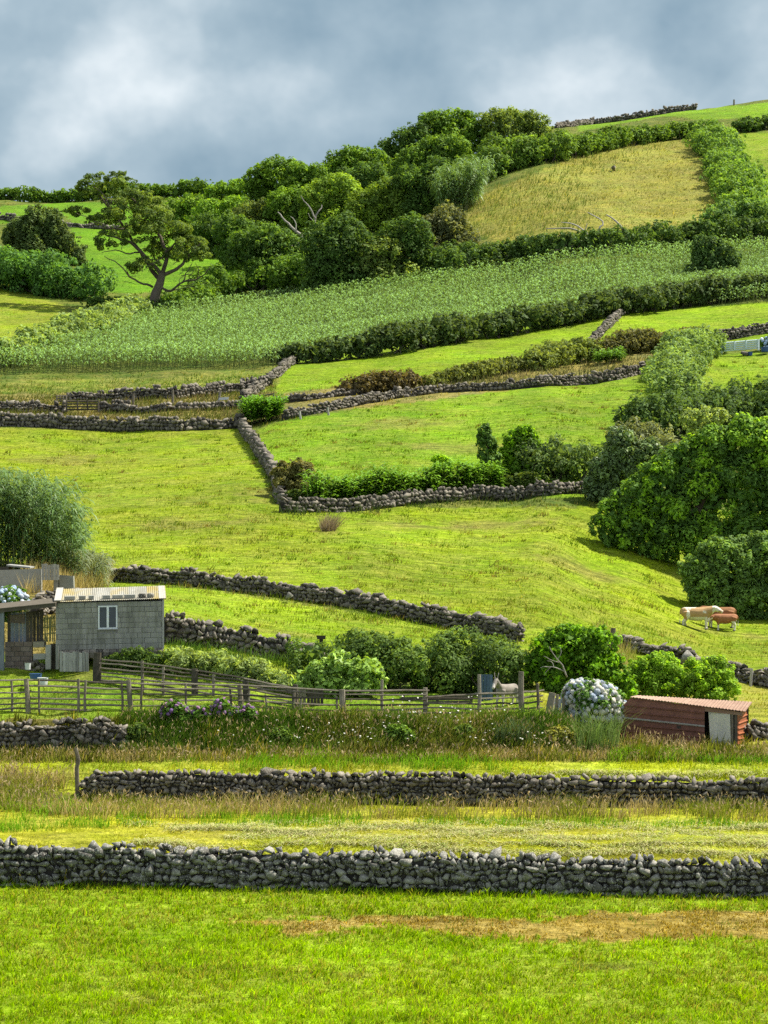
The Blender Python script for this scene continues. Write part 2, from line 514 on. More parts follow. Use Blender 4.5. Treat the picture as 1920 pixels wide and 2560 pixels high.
# name, polygon in photo pixels, albedo, dryness, blade height (m)
FIELDS = [
 ('hill',   None, (.085, .14, .018), .4, .25),
 ('strip2', [(L_, 2200), (R_, 2200), (R_, 1996), (L_, 1996)], (.36, .39, .015), .45, .10),
 ('strip3', [(L_, 1990), (R_, 1990), (R_, 1892), (L_, 1892)], (.31, .38, .014), .45, .12),
 ('rough',  [(L_, 1905), (R_, 1905), (R_, 1800), (1500, 1800), (1440, 1796), (L_, 1796)], (.10, .12, .022), .8, .3),
 ('pen',    [(L_, 1796), (1440, 1800), (1400, 1700), (900, 1720), (600, 1640), (300, 1640), (L_, 1640)], (.16, .28, .014), .35, .12),
 ('yard',   [(L_, 1640), (430, 1640), (430, 1500), (250, 1440), (L_, 1440)], (.16, .14, .04), .8, .2),
 ('shedfield', [(380, 1630), (800, 1690), (1350, 1700), (1350, 1600), (1000, 1550), (560, 1480), (250, 1450), (200, 1500)], (.205, .32, .006), .32, .12),
 ('rightnear', [(1420, 1860), (R_, 1860), (R_, 1720), (1650, 1690), (1400, 1640), (1300, 1700)], (.24, .27, .025), .5, .12),
 ('bigfield', [(L_, 1440), (250, 1451), (560, 1474), (1000, 1544), (1400, 1625), (1920, 1717), (R_, 1740), (R_, 1300), (1480, 1268), (700, 1270),
               (660, 1180), (600, 1072), (L_, 1072)], (.205, .30, .006), .34, .12),
 ('midright', [(690, 1225), (1500, 1250), (1600, 1150), (1700, 960), (1660, 925), (1100, 985), (700, 1055), (640, 1075)], (.155, .285, .005), .3, .14),
 ('lane',   [(L_, 1055), (640, 1055), (700, 1045), (1680, 925), (1700, 870), (1330, 905), (900, 960), (690, 985), (L_, 985)], (.20, .19, .06), .7, .25),
 ('upperstrip', [(690, 985), (900, 960), (1330, 905), (1500, 870), (R_, 800), (R_, 690), (1500, 785), (1100, 850), (700, 900)], (.185, .31, .005), .25, .12),
 ('lowergreen', [(1700, 985), (R_, 985), (R_, 870), (1790, 885)], (.17, .29, .008), .3, .14),
 ('corn',   [(L_, 960), (690, 920), (700, 905), (1100, 850), (1500, 785), (R_, 690), (R_, 600), (1700, 632), (1300, 675), (900, 735), (400, 790), (280, 850), (0, 905), (L_, 905)],
            (.07, .12, .02), .3, .1),
 ('cornverge', [(L_, 988), (690, 975), (720, 890), (690, 915), (400, 948), (L_, 956)], (.15, .21, .03), .5, .25),
 ('leftupper', [(L_, 900), (0, 885), (170, 800), (170, 770), (0, 700), (L_, 690)], (.19, .27, .012), .4, .15),
 ('brightfield', [(170, 540), (200, 720), (330, 735), (450, 720), (640, 690), (640, 640), (500, 600), (330, 500), (0, 515), (0, 560)], (.115, .26, .008), .12, .12),
 ('hay',    [(1150, 520), (1250, 470), (1450, 390), (1620, 352), (1740, 340), (1790, 380), (1830, 470), (1820, 550), (1620, 570), (1250, 610), (1180, 580)], (.235, .25, .045), .5, .3),
 ('crestgreen', [(1440, 330), (1640, 292), (1740, 300), (R_, 275), (R_, 170), (1440, 300)], (.15, .30, .006), .2, .12),
 ('farright', [(1840, 330), (R_, 310), (R_, 560), (1905, 540), (1870, 420)], (.17, .27, .01), .35, .14),
]
for _i, f in enumerate(FIELDS):
    FIELDS[_i] = f + ((plan(f[1]) if f[1] else None),)
FG_EDGE = 60.0
BROWN = plan([(560, 2312), (900, 2288), (1250, 2292), (1920, 2275), (2300, 2270), (2300, 2352), (1920, 2350), (1350, 2350), (1000, 2325), (700, 2328)])
SPOTS = []  # brown ground patches; one stands in for the large right tree's cast shade
for _q, _rx, _ry in (((655, 1235), 2.2, 4.5), ((1060, 1318), 5, 1.6), ((1250, 1312), 5, 2.0), ((820, 1330), 2, 1.2), ((1790, 1582), 3.2, 1.6), ((1440, 1420), 3, 2.5), ((150, 1150), 5, 4), ((480, 1310), 5, 3),
                    ((1000, 1060), 6, 4), ((1150, 1120), 6, 3), ((690, 1580), 3, 1.5), ((1600, 1790), 3, 1.5), ((205, 1690), 1.4, 1.2), ((900, 2440), .8, .5), ((350, 2500), .6, .4), ((1500, 2420), .7, .4)):
    _g = hit(*_q); SPOTS.append((_g.x, _g.y, _rx, _ry))
def field_at(x, y):
    """-> colour (n,3), dryness, blade height"""
    n = len(x)
    c = np.tile(np.array(FIELDS[0][2]), (n, 1)); d = np.full(n, FIELDS[0][3]); h = np.full(n, FIELDS[0][4])
    for f in FIELDS[1:]:
        m = inside(f[5], x, y)
        c[m] = f[2]; d[m] = f[3]; h[m] = f[4]
    m = y < FG_EDGE
    c[m] = (.285, .46, .003); d[m] = .34; h[m] = .11
    # broad patches of lusher and drier turf
    a = fbm(x * .13, y * .10, 71); b = fbm(x * .35 + 9, y * .3, 77)
    pw = np.where(y < FG_EDGE, .45, 1.0)
    c = c * (1 + pw * (.76 * a - .38))[:, None] * np.stack([1 + pw * (.44 * b - .22), 1 + pw * (.16 * b - .08), 1.1 - .5 * b], 1)
    # trodden and bare patches; the one beside the big tree is painted shade
    for qx, qy, rx, ry in SPOTS:
        k = np.hypot((x - qx) / rx, (y - qy) / ry) + (fbm(x * .6, y * .6, 83) - .5) * 1.3 + (vnoise(x * 3, y * 3, 84) - .5) * .5
        k = np.clip((1.0 - k) * 1.6, 0, .8)[:, None]
        k = k * .6
        c = c * (1 - k) + np.array((.19, .15, .05)) * k; h = h * (1 - .6 * k[:, 0])
    # worn track across the near field, ragged edges
    jx = x + (fbm(x * .9, y * .9, 5) - .5) * 1.5; jy = y + (fbm(x * .5, y * 1.3, 9) - .5) * 2.2 + (vnoise(x * 5, y * 5, 15) - .5) * .9
    m = inside(BROWN, jx, jy)
    c[m] = c[m] * .18 + np.array((.40, .235, .055)) * .82; d[m] = .8; h[m] = .05
    return c, d, h

def build_ground():
    us = np.concatenate([np.linspace(-.62, -.205, 36, endpoint=False), np.linspace(-.205, .205, 210, endpoint=False), np.linspace(.205, .62, 37)])
    Ds = np.concatenate([np.linspace(4, 44, 24, endpoint=False), np.linspace(44, 82, 130, endpoint=False),
                         np.exp(np.linspace(math.log(82), math.log(540), 280, endpoint=False)), np.linspace(540, 1600, 34)])
    U, D = np.meshgrid(us, Ds)
    X = U * np.maximum(D, 40)
    Z = zfun(X, D)
    # unevenness
    amp = np.clip((D - 30) / 400, 0.02, 1) * .5
    Z = Z + (fbm(X * .22, D * .22, 3) - .5) * amp + (fbm(X * 1.1, D * 1.1, 7) - .5) * .07
    n0, n1 = U.shape
    V = np.stack([X.ravel(), D.ravel(), Z.ravel()], 1)
    i = np.arange((n0 - 1) * n1).reshape(n0 - 1, n1)[:, :-1].ravel()
    F = np.stack([i, i + 1, i + n1 + 1, i + n1], 1)
    c, d, h = field_at(V[:, 0], V[:, 1])
    c = c * np.where(V[:, 1] < 62, .62, .85)[:, None]   # ground colour darkened under the blades, most in the near field
    g = link('ground', mesh_np('ground', V, F, MATS['ground_turf'], np.hstack([c, d[:, None]]), True))
    tag(g, 'rolling green hillside of pasture fields', None, None, 'structure')
build_ground()

# lookup of ground distance for photo pixels (for scattering)
_tpx = np.arange(-360, 2300, 14); _tpy = np.arange(200, 2620, 2.0)
_TD = np.zeros((len(_tpx), len(_tpy)))
for _i, _p in enumerate(_tpx):
    r_ = np.minimum.accumulate(ground_col(_p))
    _TD[_i] = np.interp(-_tpy, -r_ + np.arange(len(r_)) * 1e-7, _DS, left=44, right=0)
def px_ground(px, py):
    fi = np.clip((px - _tpx[0]) / 14, 0, len(_tpx) - 1.001); i = fi.astype(int); t = fi - i
    j = np.clip(((py - _tpy[0]) / 2).astype(int), 0, len(_tpy) - 1)
    D = _TD[i, j] * (1 - t) + _TD[i + 1, j] * t
    ok = (_TD[i, j] > 1) & (_TD[i + 1, j] > 1) & (_TD[i, j] < 560)
    X = (px - CX) / FPX * D
    return X, D, ok
def pip(poly, px, py):
    return inside(np.array(poly, float), px, py)

def blades(X, Y, Z, h, w, col, rng, lean=.5, bend=.35, wind=(.15, -.05), simple=False):
    """one bent blade (quad + tip triangle) for each point"""
    n = len(X)
    a = rng.uniform(0, 2 * PI, n); b = rng.uniform(0, 2 * PI, n)
    dx, dy = np.cos(a) * w / 2, np.sin(a) * w / 2
    lx = np.cos(b) * lean * rng.uniform(.1, 1, n) * h + wind[0] * h; ly = np.sin(b) * lean * rng.uniform(.1, 1, n) * h + wind[1] * h
    base = np.stack([X, Y, Z], 1)
    s = np.stack([dx, dy, 0 * dx], 1)
    mid = base + np.stack([lx * .35, ly * .35, h * .6], 1)
    tip = base + np.stack([lx * (1 + bend), ly * (1 + bend), h], 1)
    if simple:
        V = np.stack([base - s, base + s, tip], 1).reshape(-1, 3)
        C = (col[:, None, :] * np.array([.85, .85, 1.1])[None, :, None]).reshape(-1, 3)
        return V, [np.arange(n * 3).reshape(-1, 3)], C
    V = np.stack([base - s, base + s, mid + s * .75, mid - s * .75, tip], 1).reshape(-1, 3)
    k = np.arange(n)[:, None] * 5
    Q = k + np.array([[0, 1, 2, 3]]); T = k + np.array([[3, 2, 4]])
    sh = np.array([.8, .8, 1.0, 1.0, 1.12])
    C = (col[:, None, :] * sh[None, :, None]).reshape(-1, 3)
    return V, [Q, T], C
def scatter_px(n, poly, rng, jit=0):
    p = np.array(poly, float)
    x0, y0 = p.min(0); x1, y1 = p.max(0)
    px = rng.uniform(x0, x1, n); py = rng.uniform(y0, y1, n)
    if jit:
        px = rng.uniform(x0 - jit, x1 + jit, n); py = rng.uniform(y0 - jit * .15, y1 + jit * .15, n)
        qx = px + (fbm(px / 70, py / 22, 61) - .5) * jit * 2; qy = py + (fbm(px / 60, py / 18, 62) - .5) * jit * .6
        m = inside(p, qx, qy)
    else: m = inside(p, px, py)
    px, py = px[m], py[m]
    X, D, ok = px_ground(px, py)
    return X[ok], D[ok], px[ok], py[ok]
def grass_field(name, label, poly, n, hs, seed, dens_noise=.0, wmin_px=.9, lean=.6, mat='grass', colmul=1.0, cfun=None, drymul=1.0, strawcol=(.46, .38, .09)):
    rng = np.random.default_rng(seed)
    X, D, px, py = scatter_px(n, poly, rng)
    if dens_noise:
        m = fbm(X * .5, D * .5, seed) + rng.uniform(-.25, .25, len(X)) > dens_noise
        X, D = X[m], D[m]
    c, d, h = field_at(X, D)
    if cfun is not None: c, d, h = cfun(X, D, c, d, h)
    near = D.mean() < 62
    tuft = (vnoise(X * 6.5 + D, D * 4.0, 51) * .75 + vnoise(X * 1.1, D * 1.1, 52) * .25) if near else (vnoise(X * 2.6 + D * .7, D * 2.2, 51) * .6 + vnoise(X * .8, D * .8, 52) * .4)
    keep = tuft + rng.uniform(-.3, .3, len(X)) > (.12 if near else .34)
    X, D, c, d, h, tuft = X[keep], D[keep], c[keep], d[keep], h[keep], tuft[keep]
    h = h * hs * rng.uniform(.5, 1.4, len(X)) * (.25 + 1.7 * tuft ** 1.6)
    w = np.maximum(h * .12, wmin_px * 2.5 / FPX * D) * rng.uniform(.7, 1.3, len(X))
    pat = fbm(X * .33, D * .33, 21) * .6 + vnoise(X * 2.2, D * 2.2, 4) * .4
    f = np.clip((pat - .38) / .3, 0, 1) * d * drymul
    dryb = (rng.uniform(0, 1, len(X)) < f * .75 + (.1 if near else 0))
    c = c * rng.uniform(.5 if near else .72, 1.4 if near else 1.22, len(X))[:, None] * (.8 + .45 * fbm(X * 1.3, D * 1.3, 31))[:, None] * (.78 + .46 * vnoise(X * .45, D * 1.9, 33))[:, None] * colmul
    sc = np.array(strawcol) * rng.uniform(.6, 1.15, len(X))[:, None]
    c = np.where(dryb[:, None], c * .25 + sc * .75, c)
    Z = zfun(X, D) - .01
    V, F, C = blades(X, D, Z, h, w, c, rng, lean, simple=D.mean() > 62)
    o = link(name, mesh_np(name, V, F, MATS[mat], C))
    return tag(o, label, None, None, 'stuff')
FR0, FR1 = -300, 2220
grass_field('foreground_grass', 'short bright green grass in the nearest field', [(FR0, 2212), (FR1, 2212), (FR1, 2600), (FR0, 2600)], 132000, 1.15, 1, wmin_px=1.0, lean=.9, drymul=1.3)
grass_field('mown_grass', 'short yellow green mown grass between the two nearest walls', [(FR0, 1975), (FR1, 1975), (FR1, 2150), (FR0, 2150)], 34000, .8, 2)
grass_field('verge_grass', 'rough green and straw grass strip behind the second wall', [(FR0, 1840), (FR1, 1840), (FR1, 1975), (FR0, 1975)], 30000, 1.2, 3)
grass_field('pasture_grass', 'yellow green pasture grass on the wide middle slope', [(FR0, 1030), (FR1, 1030), (FR1, 1845), (FR0, 1845)], 150000, 1.0, 4)
grass_field('hill_grass', 'bright green grass on the upper hill fields', [(FR0, 230), (FR1, 230), (FR1, 1030), (FR0, 1030)], 100000, 1.0, 5)

def rank_tufts(name, label, poly, n, seed, hgt, cols):
    """scattered clumps of ranker grass the cattle leave"""
    rng = np.random.default_rng(seed)
    X, D, px, py = scatter_px(n, poly, rng)
    m = fbm(X * .25, D * .25, seed) + rng.uniform(-.2, .2, len(X)) > .45
    X, D = X[m], D[m]
    k = 16
    r = rng.uniform(.12, .42, len(X))
    Xb = np.repeat(X, k) + rng.normal(size=len(X) * k) * np.repeat(r, k); Db = np.repeat(D, k) + rng.normal(size=len(X) * k) * np.repeat(r, k)
    c = np.array(cols)[np.repeat(rng.integers(len(cols), size=len(X)), k)] * rng.uniform(.7, 1.3, (len(Xb), 1))
    h = hgt * np.repeat(rng.uniform(.5, 1.3, len(X)), k) * rng.uniform(.6, 1.1, len(Xb))
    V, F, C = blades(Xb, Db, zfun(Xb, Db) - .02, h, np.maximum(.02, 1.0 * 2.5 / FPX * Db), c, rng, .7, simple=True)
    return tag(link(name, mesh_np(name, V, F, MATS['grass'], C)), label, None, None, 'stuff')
TUF = [(.10, .19, .012), (.13, .22, .014), (.17, .2, .03), (.22, .19, .06)]
rank_tufts('grass_tufts', 'scattered darker rank grass tufts over the hill pastures', [(-40, 1000), (1960, 900), (1960, 1720), (1300, 1620), (250, 1450), (-40, 1440)], 2600, 91, .26, TUF)
rank_tufts('grass_tufts', 'scattered darker grass tufts in the small field behind the dark shed wall', [(400, 1480), (1000, 1550), (1330, 1610), (1330, 1680), (800, 1660), (420, 1600)], 500, 92, .22, TUF)
rank_tufts('grass_tufts', 'scattered darker tufts and weeds in the nearest field', [(-40, 2230), (1960, 2250), (1960, 2590), (-40, 2590)], 480, 93, .17, TUF)

# ------------------------------------------------------------------ dry stone walls
def hull_mesh(npts, rng, power=2.6, flat=0):
    while True:
        p = rng.normal(size=(npts, 3)); p /= np.linalg.norm(p, axis=1)[:, None]
        s = (np.abs(p) ** power).sum(1) ** (-1 / power)
        p = p * s[:, None] * .5 * rng.uniform(.86, 1.06, (npts, 1))
        bm = bmesh.new()
        for q in p: bm.verts.new(q)
        r = bmesh.ops.convex_hull(bm, input=bm.verts)
        bmesh.ops.delete(bm, geom=[v for v in bm.verts if not v.link_faces], context='VERTS')
        bm.verts.index_update()
        V = np.array([v.co[:] for v in bm.verts]); F = [[v.index for v in f.verts] for f in bm.faces]
        bm.free()
        e = V.max(0) - V.min(0)
        if e.min() > .75:
            V = (V - (V.max(0) + V.min(0)) / 2) / e
            return V, np.array(F)
_rs = np.random.default_rng(11)
STONE_HI = [hull_mesh(11, _rs, 7.0) for _ in range(14)]
STONE_LO = [hull_mesh(10, _rs) for _ in range(10)]
STONE_ME = {}
def stone_me(i, mat):
    k = (i, mat)
    if k not in STONE_ME:
        V, F = STONE_HI[i]
        STONE_ME[k] = mesh_np('stone', V, F, MATS[mat])
    return STONE_ME[k]

def path_world(pts):
    """pts: (px, py_base, height[, D]) -> dense world path with heights"""
    W = []
    for p in pts:
        g = onground(p[0], p[3]) if len(p) > 3 else hit(p[0], p[1])
        W.append((g.x, g.y, p[2]))
    W = np.array(W)
    seg = np.hypot(*(W[1:, :2] - W[:-1, :2]).T)
    s = np.concatenate([[0], np.cumsum(seg)])
    return s, W
def on_path(s, W, t):
    x = np.interp(t, s, W[:, 0]); y = np.interp(t, s, W[:, 1]); h = np.interp(t, s, W[:, 2])
    return x, y, h
def frame_at(s, W, t):
    e = .35
    x, y, h = on_path(s, W, t)
    xa, ya, _ = on_path(s, W, max(t - e, 0)); xb, yb, _ = on_path(s, W, min(t + e, s[-1]))
    T = Vector((xb - xa, yb - ya, 0)).normalized()
    N = Vector((T.y, -T.x, 0))
    if N.y > 0 and abs(N.y) > .02: N = -N
    return Vector((x, y, z1(x, y))), T, N, h

def dry_wall(name, label, pts, stone=.25, thick=.5, mat='basalt', indiv=0, seed=0, ragged=.5, group=None, ch=None, cat='stone wall', topbig=1.25):
    rng = random.Random(seed)
    s, W = path_world(pts)
    L = s[-1]
    x0, y0, h0 = on_path(s, W, L * .5)
    root = empty(name, (x0, y0, z1(x0, y0)), label, cat, group)
    root['kind'] = 'thing'
    O = root.location
    ch = ch or stone * .78
    front, back, top = [], [], []
    hmax = W[:, 2].max()
    cz = [0.0]
    while cz[-1] < hmax + ch: cz.append(cz[-1] + ch * rng.uniform(.7, 1.35))
    for k in range(len(cz) - 1):
        ck = cz[k + 1] - cz[k]
        t = rng.uniform(0, stone)
        while t < L:
            w = stone * rng.choice((.55, .7, .85, 1.0, 1.15, 1.35, 1.7)) * (.75 + .25 * ck / ch)
            P, T, N, h = frame_at(s, W, min(t + w / 2, L))
            h = h * (1 + ragged * .14 * math.sin(t * 1.7 + seed) + ragged * .1 * math.sin(t * 4.3))
            z = (cz[k] + cz[k + 1]) / 2 + (float(vnoise(t * .9 / (stone * 4), k * .14, seed)) - .5) * ch * 1.7 + rng.uniform(-.1, .1) * ch
            if z > h:
                t += w; continue
            hh = ck * rng.uniform(1.0, 1.35)
            istop = z + ck * .9 > h
            dep = thick * rng.uniform(.42, .6)
            for side, lst in ((1, front), (-1, back)):
                if istop and side < 0: continue
                off = (thick / 2 - dep / 2) * side + rng.uniform(-.045, .055) * (stone / .22) * side
                sc = (w * 1.12, dep, hh * 1.08)
                rz = rng.uniform(-.3, .3); ry = rng.uniform(-.3, .3); rx = rng.uniform(-.25, .25)
                if istop:
                    off = rng.uniform(-.1, .1) * thick
                    m = topbig * rng.uniform(.75, 1.1)
                    sc = (w * 1.05 * m, thick * rng.uniform(.6, 1.0), hh * m)
                    ry = rng.uniform(-.6, .6); rx = rng.uniform(-.4, .4)
                elif rng.random() < .08:
                    sc = (sc[0] * 1.35, sc[1] * 1.1, sc[2] * 1.4); off += .04 * side
                p = P + N * off + Vector((0, 0, z))
                M = Matrix((T, N, Vector((0, 0, 1)))).transposed() @ Matrix.Rotation(ry, 3, 'Y') @ Matrix.Rotation(rz, 3, 'Z') @ Matrix.Rotation(rx, 3, 'X')
                (top if istop else lst).append((p, M, sc))
            t += w * .97
    # dark rubble heart of the wall
    mb = MB()
    n = max(2, int(L / max(.8, stone * 2)))
    ring = []
    for i in range(n + 1):
        t = L * i / n
        P, T, N, h = frame_at(s, W, t)
        hh = max(.05, h - ch * 1.1); a = thick * .22
        ring.append([P + N * a - Vector((0, 0, .25)), P + N * a + Vector((0, 0, hh)), P - N * a + Vector((0, 0, hh)), P - N * a - Vector((0, 0, .25))])
    V = [q for r in ring for q in r]; F = []
    for i in range(n):
        for k in range(4):
            F.append((i * 4 + k, i * 4 + (k + 1) % 4, i * 4 + 4 + (k + 1) % 4, i * 4 + 4 + k))
    F += [(0, 1, 2, 3), (n * 4 + 3, n * 4 + 2, n * 4 + 1, n * 4)]
    mb.add(V, F).build('rubble_fill', MATS['rubble_core'], root)
    rest = back
    if indiv:
        cand = top + front
        vis = [c for c in cand if -20 < c[0].x / c[0].y * FPX + CX < 1940]
        out = [c for c in cand if not (-20 < c[0].x / c[0].y * FPX + CX < 1940)]
        vis.sort(key=lambda c: -c[2][0] * c[2][2])
        one, rest2 = vis[:indiv], vis[indiv:]
        rest = back + out + rest2
        for p, M, sc in one:
            o = link('stone', stone_me(rng.randrange(14), mat), root)
            o.matrix_local = Matrix.Translation(p - O) @ (M @ Matrix.Diagonal(sc)).to_4x4()
    else:
        rest = back + front + top
    if rest:
        Vs, Fs, b = [], [], 0
        lib = STONE_HI if (indiv and len(rest) < 1500) else STONE_LO
        for p, M, sc in rest:
            V, F = lib[rng.randrange(len(lib))]
            A = np.array(M @ Matrix.Diagonal(sc))
            Vs.append(V @ A.T + np.array(p - O)); Fs.append(F + b); b += len(V)
        o = link('stone_mass', mesh_np('stone_mass', np.concatenate(Vs), np.concatenate(Fs), MATS[mat]), root)
        o['kind'] = 'stuff'
    return root

dry_wall('stone_wall', 'nearest grey dry stone wall running right across the foreground field',
         [(-420, 2200, 1.1), (-110, 2203, 1.12), (0, 2205, 1.12), (300, 2211, 1.06), (700, 2220, 1.06), (960, 2225, 1.06), (1300, 2232, 1.0), (1700, 2238, .98), (2030, 2243, .98), (2380, 2246, 1.0)],
         .2, .6, 'basalt', 300, 1, .3, None, None, 'stone wall', 1.1)
dry_wall('stone_wall', 'second dry stone wall from the front with tall straw grass at its foot',
         [(200, 1984, .25), (238, 1990, .78), (330, 1996, .96), (500, 2003, 1.0), (960, 2010, 1.02), (1440, 2016, .96), (1920, 2020, .92), (2030, 2020, .92), (2380, 2022, .92)],
         .18, .5, 'basalt_brown', 300, 2, .2, None, None, 'stone wall', 1.1)
dry_wall('stone_wall', 'long diagonal dry stone wall falling from the cane clump to the fig tree',
         [(250, 1450, .78), (400, 1460, .8), (560, 1474, .8), (800, 1508, .8), (1000, 1545, .85), (1200, 1584, .85), (1300, 1604, .8)],
         .24, .55, 'basalt_brown', 300, 3, .6)
dry_wall('stone_wall', 'tumbled dry stone wall behind the red tin hut below the cattle',
         [(1538, 1606, .35), (1597, 1634, .6), (1712, 1665, .72), (1800, 1692, .7), (1920, 1718, .76), (2040, 1735, .76), (2300, 1745, .76)],
         .24, .6, 'basalt_brown', 230, 4, 1.3, None, None, 'stone wall', 1.5)
dry_wall('stone_wall', 'dark dry stone wall starting at the right corner of the block shed',
         [(408, 1606, 1.2), (480, 1612, 1.05), (579, 1622, .85), (640, 1634, .95), (723, 1652, .85), (830, 1672, .75)],
         .22, .6, 'basalt_brown', 260, 5, .6)
dry_wall('retaining_wall', 'low retaining wall with pale cap stones under the left end of the pen fence',
         [(-400, 1868, 1.0, 75.2), (-80, 1868, 1.0, 75.2), (80, 1870, 1.0, 75.2), (200, 1872, .93, 75.25), (310, 1875, .85, 75.3)],
         .21, .45, 'basalt_brown', 130, 6, .4)
dry_wall('rubble_wall', 'short rounded rubble wall between the block shed and the grey concrete wall',
         [(85, 1502, .75, 93), (130, 1498, .95, 94.5), (190, 1490, .9, 96), (240, 1478, .55, 98)],
         .2, .6, 'basalt_brown', 90, 7, .4)
dry_wall('stone_wall', 'small low stone wall at the right edge beside the red tin hut',
         [(1855, 1850, .5), (1920, 1845, .55), (2040, 1840, .6), (2300, 1838, .6)], .2, .5, 'basalt_brown', 40, 8, .6)
# walls further up the hill: stones too small to tell apart singly
def fw(label, pts, seed, stone=.34, thick=.7, name='stone_wall', ragged=.5):
    return dry_wall(name, label, pts, stone, thick, 'basalt_far', 0, seed, ragged)
fw('long stone wall along the top left edge of the wide mown field',
   [(-380, 1055, 1.25), (-120, 1060, 1.25), (0, 1065, 1.25), (300, 1078, 1.2), (450, 1077, 1.15), (600, 1070, 1.0)], 20)
fw('stone wall running downhill between the wide mown field and the greener field',
   [(598, 1062, .9), (631, 1112, .9), (660, 1152, .9), (688, 1200, .9), (704, 1262, .85)], 21, .32, .75)
fw('short stone wall left of the small far timber gate', [(-380, 1022, 1.0), (-120, 1026, 1.0), (0, 1028, .95), (100, 1030, .95), (164, 1032, 1.0)], 22)
fw('broken stone wall right of the small far timber gate',
   [(247, 1030, 1.05), (310, 1030, 1.05), (365, 1032, .6), (420, 1028, .75), (500, 1026, .7), (610, 1020, .75)], 23)
fw('dark stone wall below the maize field at the left', [(160, 1004, .95), (300, 1002, 1.1), (440, 996, 1.1), (560, 984, 1.15), (680, 962, 1.1)], 24)
fw('stone wall climbing to the left tip of the dark hedge under the maize', [(606, 1004, 1.0), (660, 965, .9), (700, 935, .9), (738, 905, .9)], 25, .32, .8)
fw('long curving stone wall along the top of the middle right field',
   [(706, 1052, .9), (820, 1030, .95), (930, 1006, .9), (1020, 990, .8), (1105, 980, .7), (1220, 976, .75), (1342, 968, .95), (1450, 962, 1.05), (1540, 951, 1.1), (1665, 926, 1.1)], 26)
fw('low stone wall between the leafy green bush and the dry brown mound', [(676, 1010, .6), (760, 1003, .65), (868, 990, .65), (960, 978, .5)], 27)
fw('stone wall climbing between the two bright strips below the dark hedge', [(1462, 876, .8), (1500, 838, .85), (1535, 803, .85), (1556, 783, .85)], 28, .36, .9)
fw('stone wall in shade at the foot of the plant hedge in the middle', [(700, 1280, .9), (830, 1278, .95), (960, 1270, .95), (1190, 1248, .95), (1380, 1238, .9), (1480, 1236, .7)], 29, .3, .6)
fw('stone wall on the skyline at the top right', [(1390, 322, 1.0), (1480, 309, 1.3), (1600, 290, 1.5), (1740, 268, 1.3)], 30, .6, .9)
fw('dark stone wall behind the pale metal gate at the right edge', [(1690, 868, 1.0), (1760, 856, 1.2), (1850, 845, 1.3), (2040, 822, 1.3), (2280, 795, 1.3)], 31)
fw('short stone wall stub at the left edge of the bright far field', [(-60, 548, 1.2), (20, 550, 1.2), (72, 556, 1.2)], 32, .6, .9)
fw('stone wall behind the lone twisted tree in the bright far field', [(150, 566, 1.0), (220, 572, 1.0), (300, 575, .9)], 33, .6, .9)

# ------------------------------------------------------------------ plants
def leaf_quads(P, N, L, wid, col, rng, fold=.12, droop=.2):
    """diamond leaves: P (n,3) centres, N (n,3) facing, L (n,) length"""
    n = len(P)
    a = rng.normal(size=(n, 3))
    T = a - N * (a * N).sum(1)[:, None]
    T[:, 2] -= droop
    T /= np.linalg.norm(T, axis=1)[:, None] + 1e-9
    B = np.cross(N, T); B /= np.linalg.norm(B, axis=1)[:, None] + 1e-9
    L = np.asarray(L)[:, None]
    tip = P + T * L * .5; base = P - T * L * .5
    l = P + B * L * wid * .5 + N * L * fold; r = P - B * L * wid * .5 + N * L * fold
    V = np.stack([base, r, tip, l], 1).reshape(-1, 3)
    F = np.arange(n)[:, None] * 4 + np.array([[0, 1, 2, 3]])
    C = np.repeat(col, 4, 0)
    return V, F, C
def unit(rng, n):
    d = rng.normal(size=(n, 3)); return d / np.linalg.norm(d, axis=1)[:, None]
_ico = None
def ico():
    global _ico
    if _ico is None:
        bm = bmesh.new(); bmesh.ops.create_icosphere(bm, subdivisions=2, radius=1)
        bm.verts.index_update()
        _ico = (np.array([v.co[:] for v in bm.verts]), np.array([[v.index for v in f.verts] for f in bm.faces])); bm.free()
    return _ico
class Acc:
    def __init__(s): s.V = []; s.F = []; s.C = []; s.n = 0
    def add(s, V, F, C):
        s.V.append(V); s.F.append(F + s.n if not isinstance(F, list) else [f + s.n for f in F]); s.C.append(C); s.n += len(V)
    def mesh(s, name, mat, off=(0, 0, 0)):
        Fs = []
        for f in s.F: Fs += f if isinstance(f, list) else [f]
        ks = {}
        for f in Fs: ks.setdefault(f.shape[1], []).append(f)
        return mesh_np(name, np.concatenate(s.V) - np.array(off)[None], [np.concatenate(v) for v in ks.values()], mat, np.concatenate(s.C))

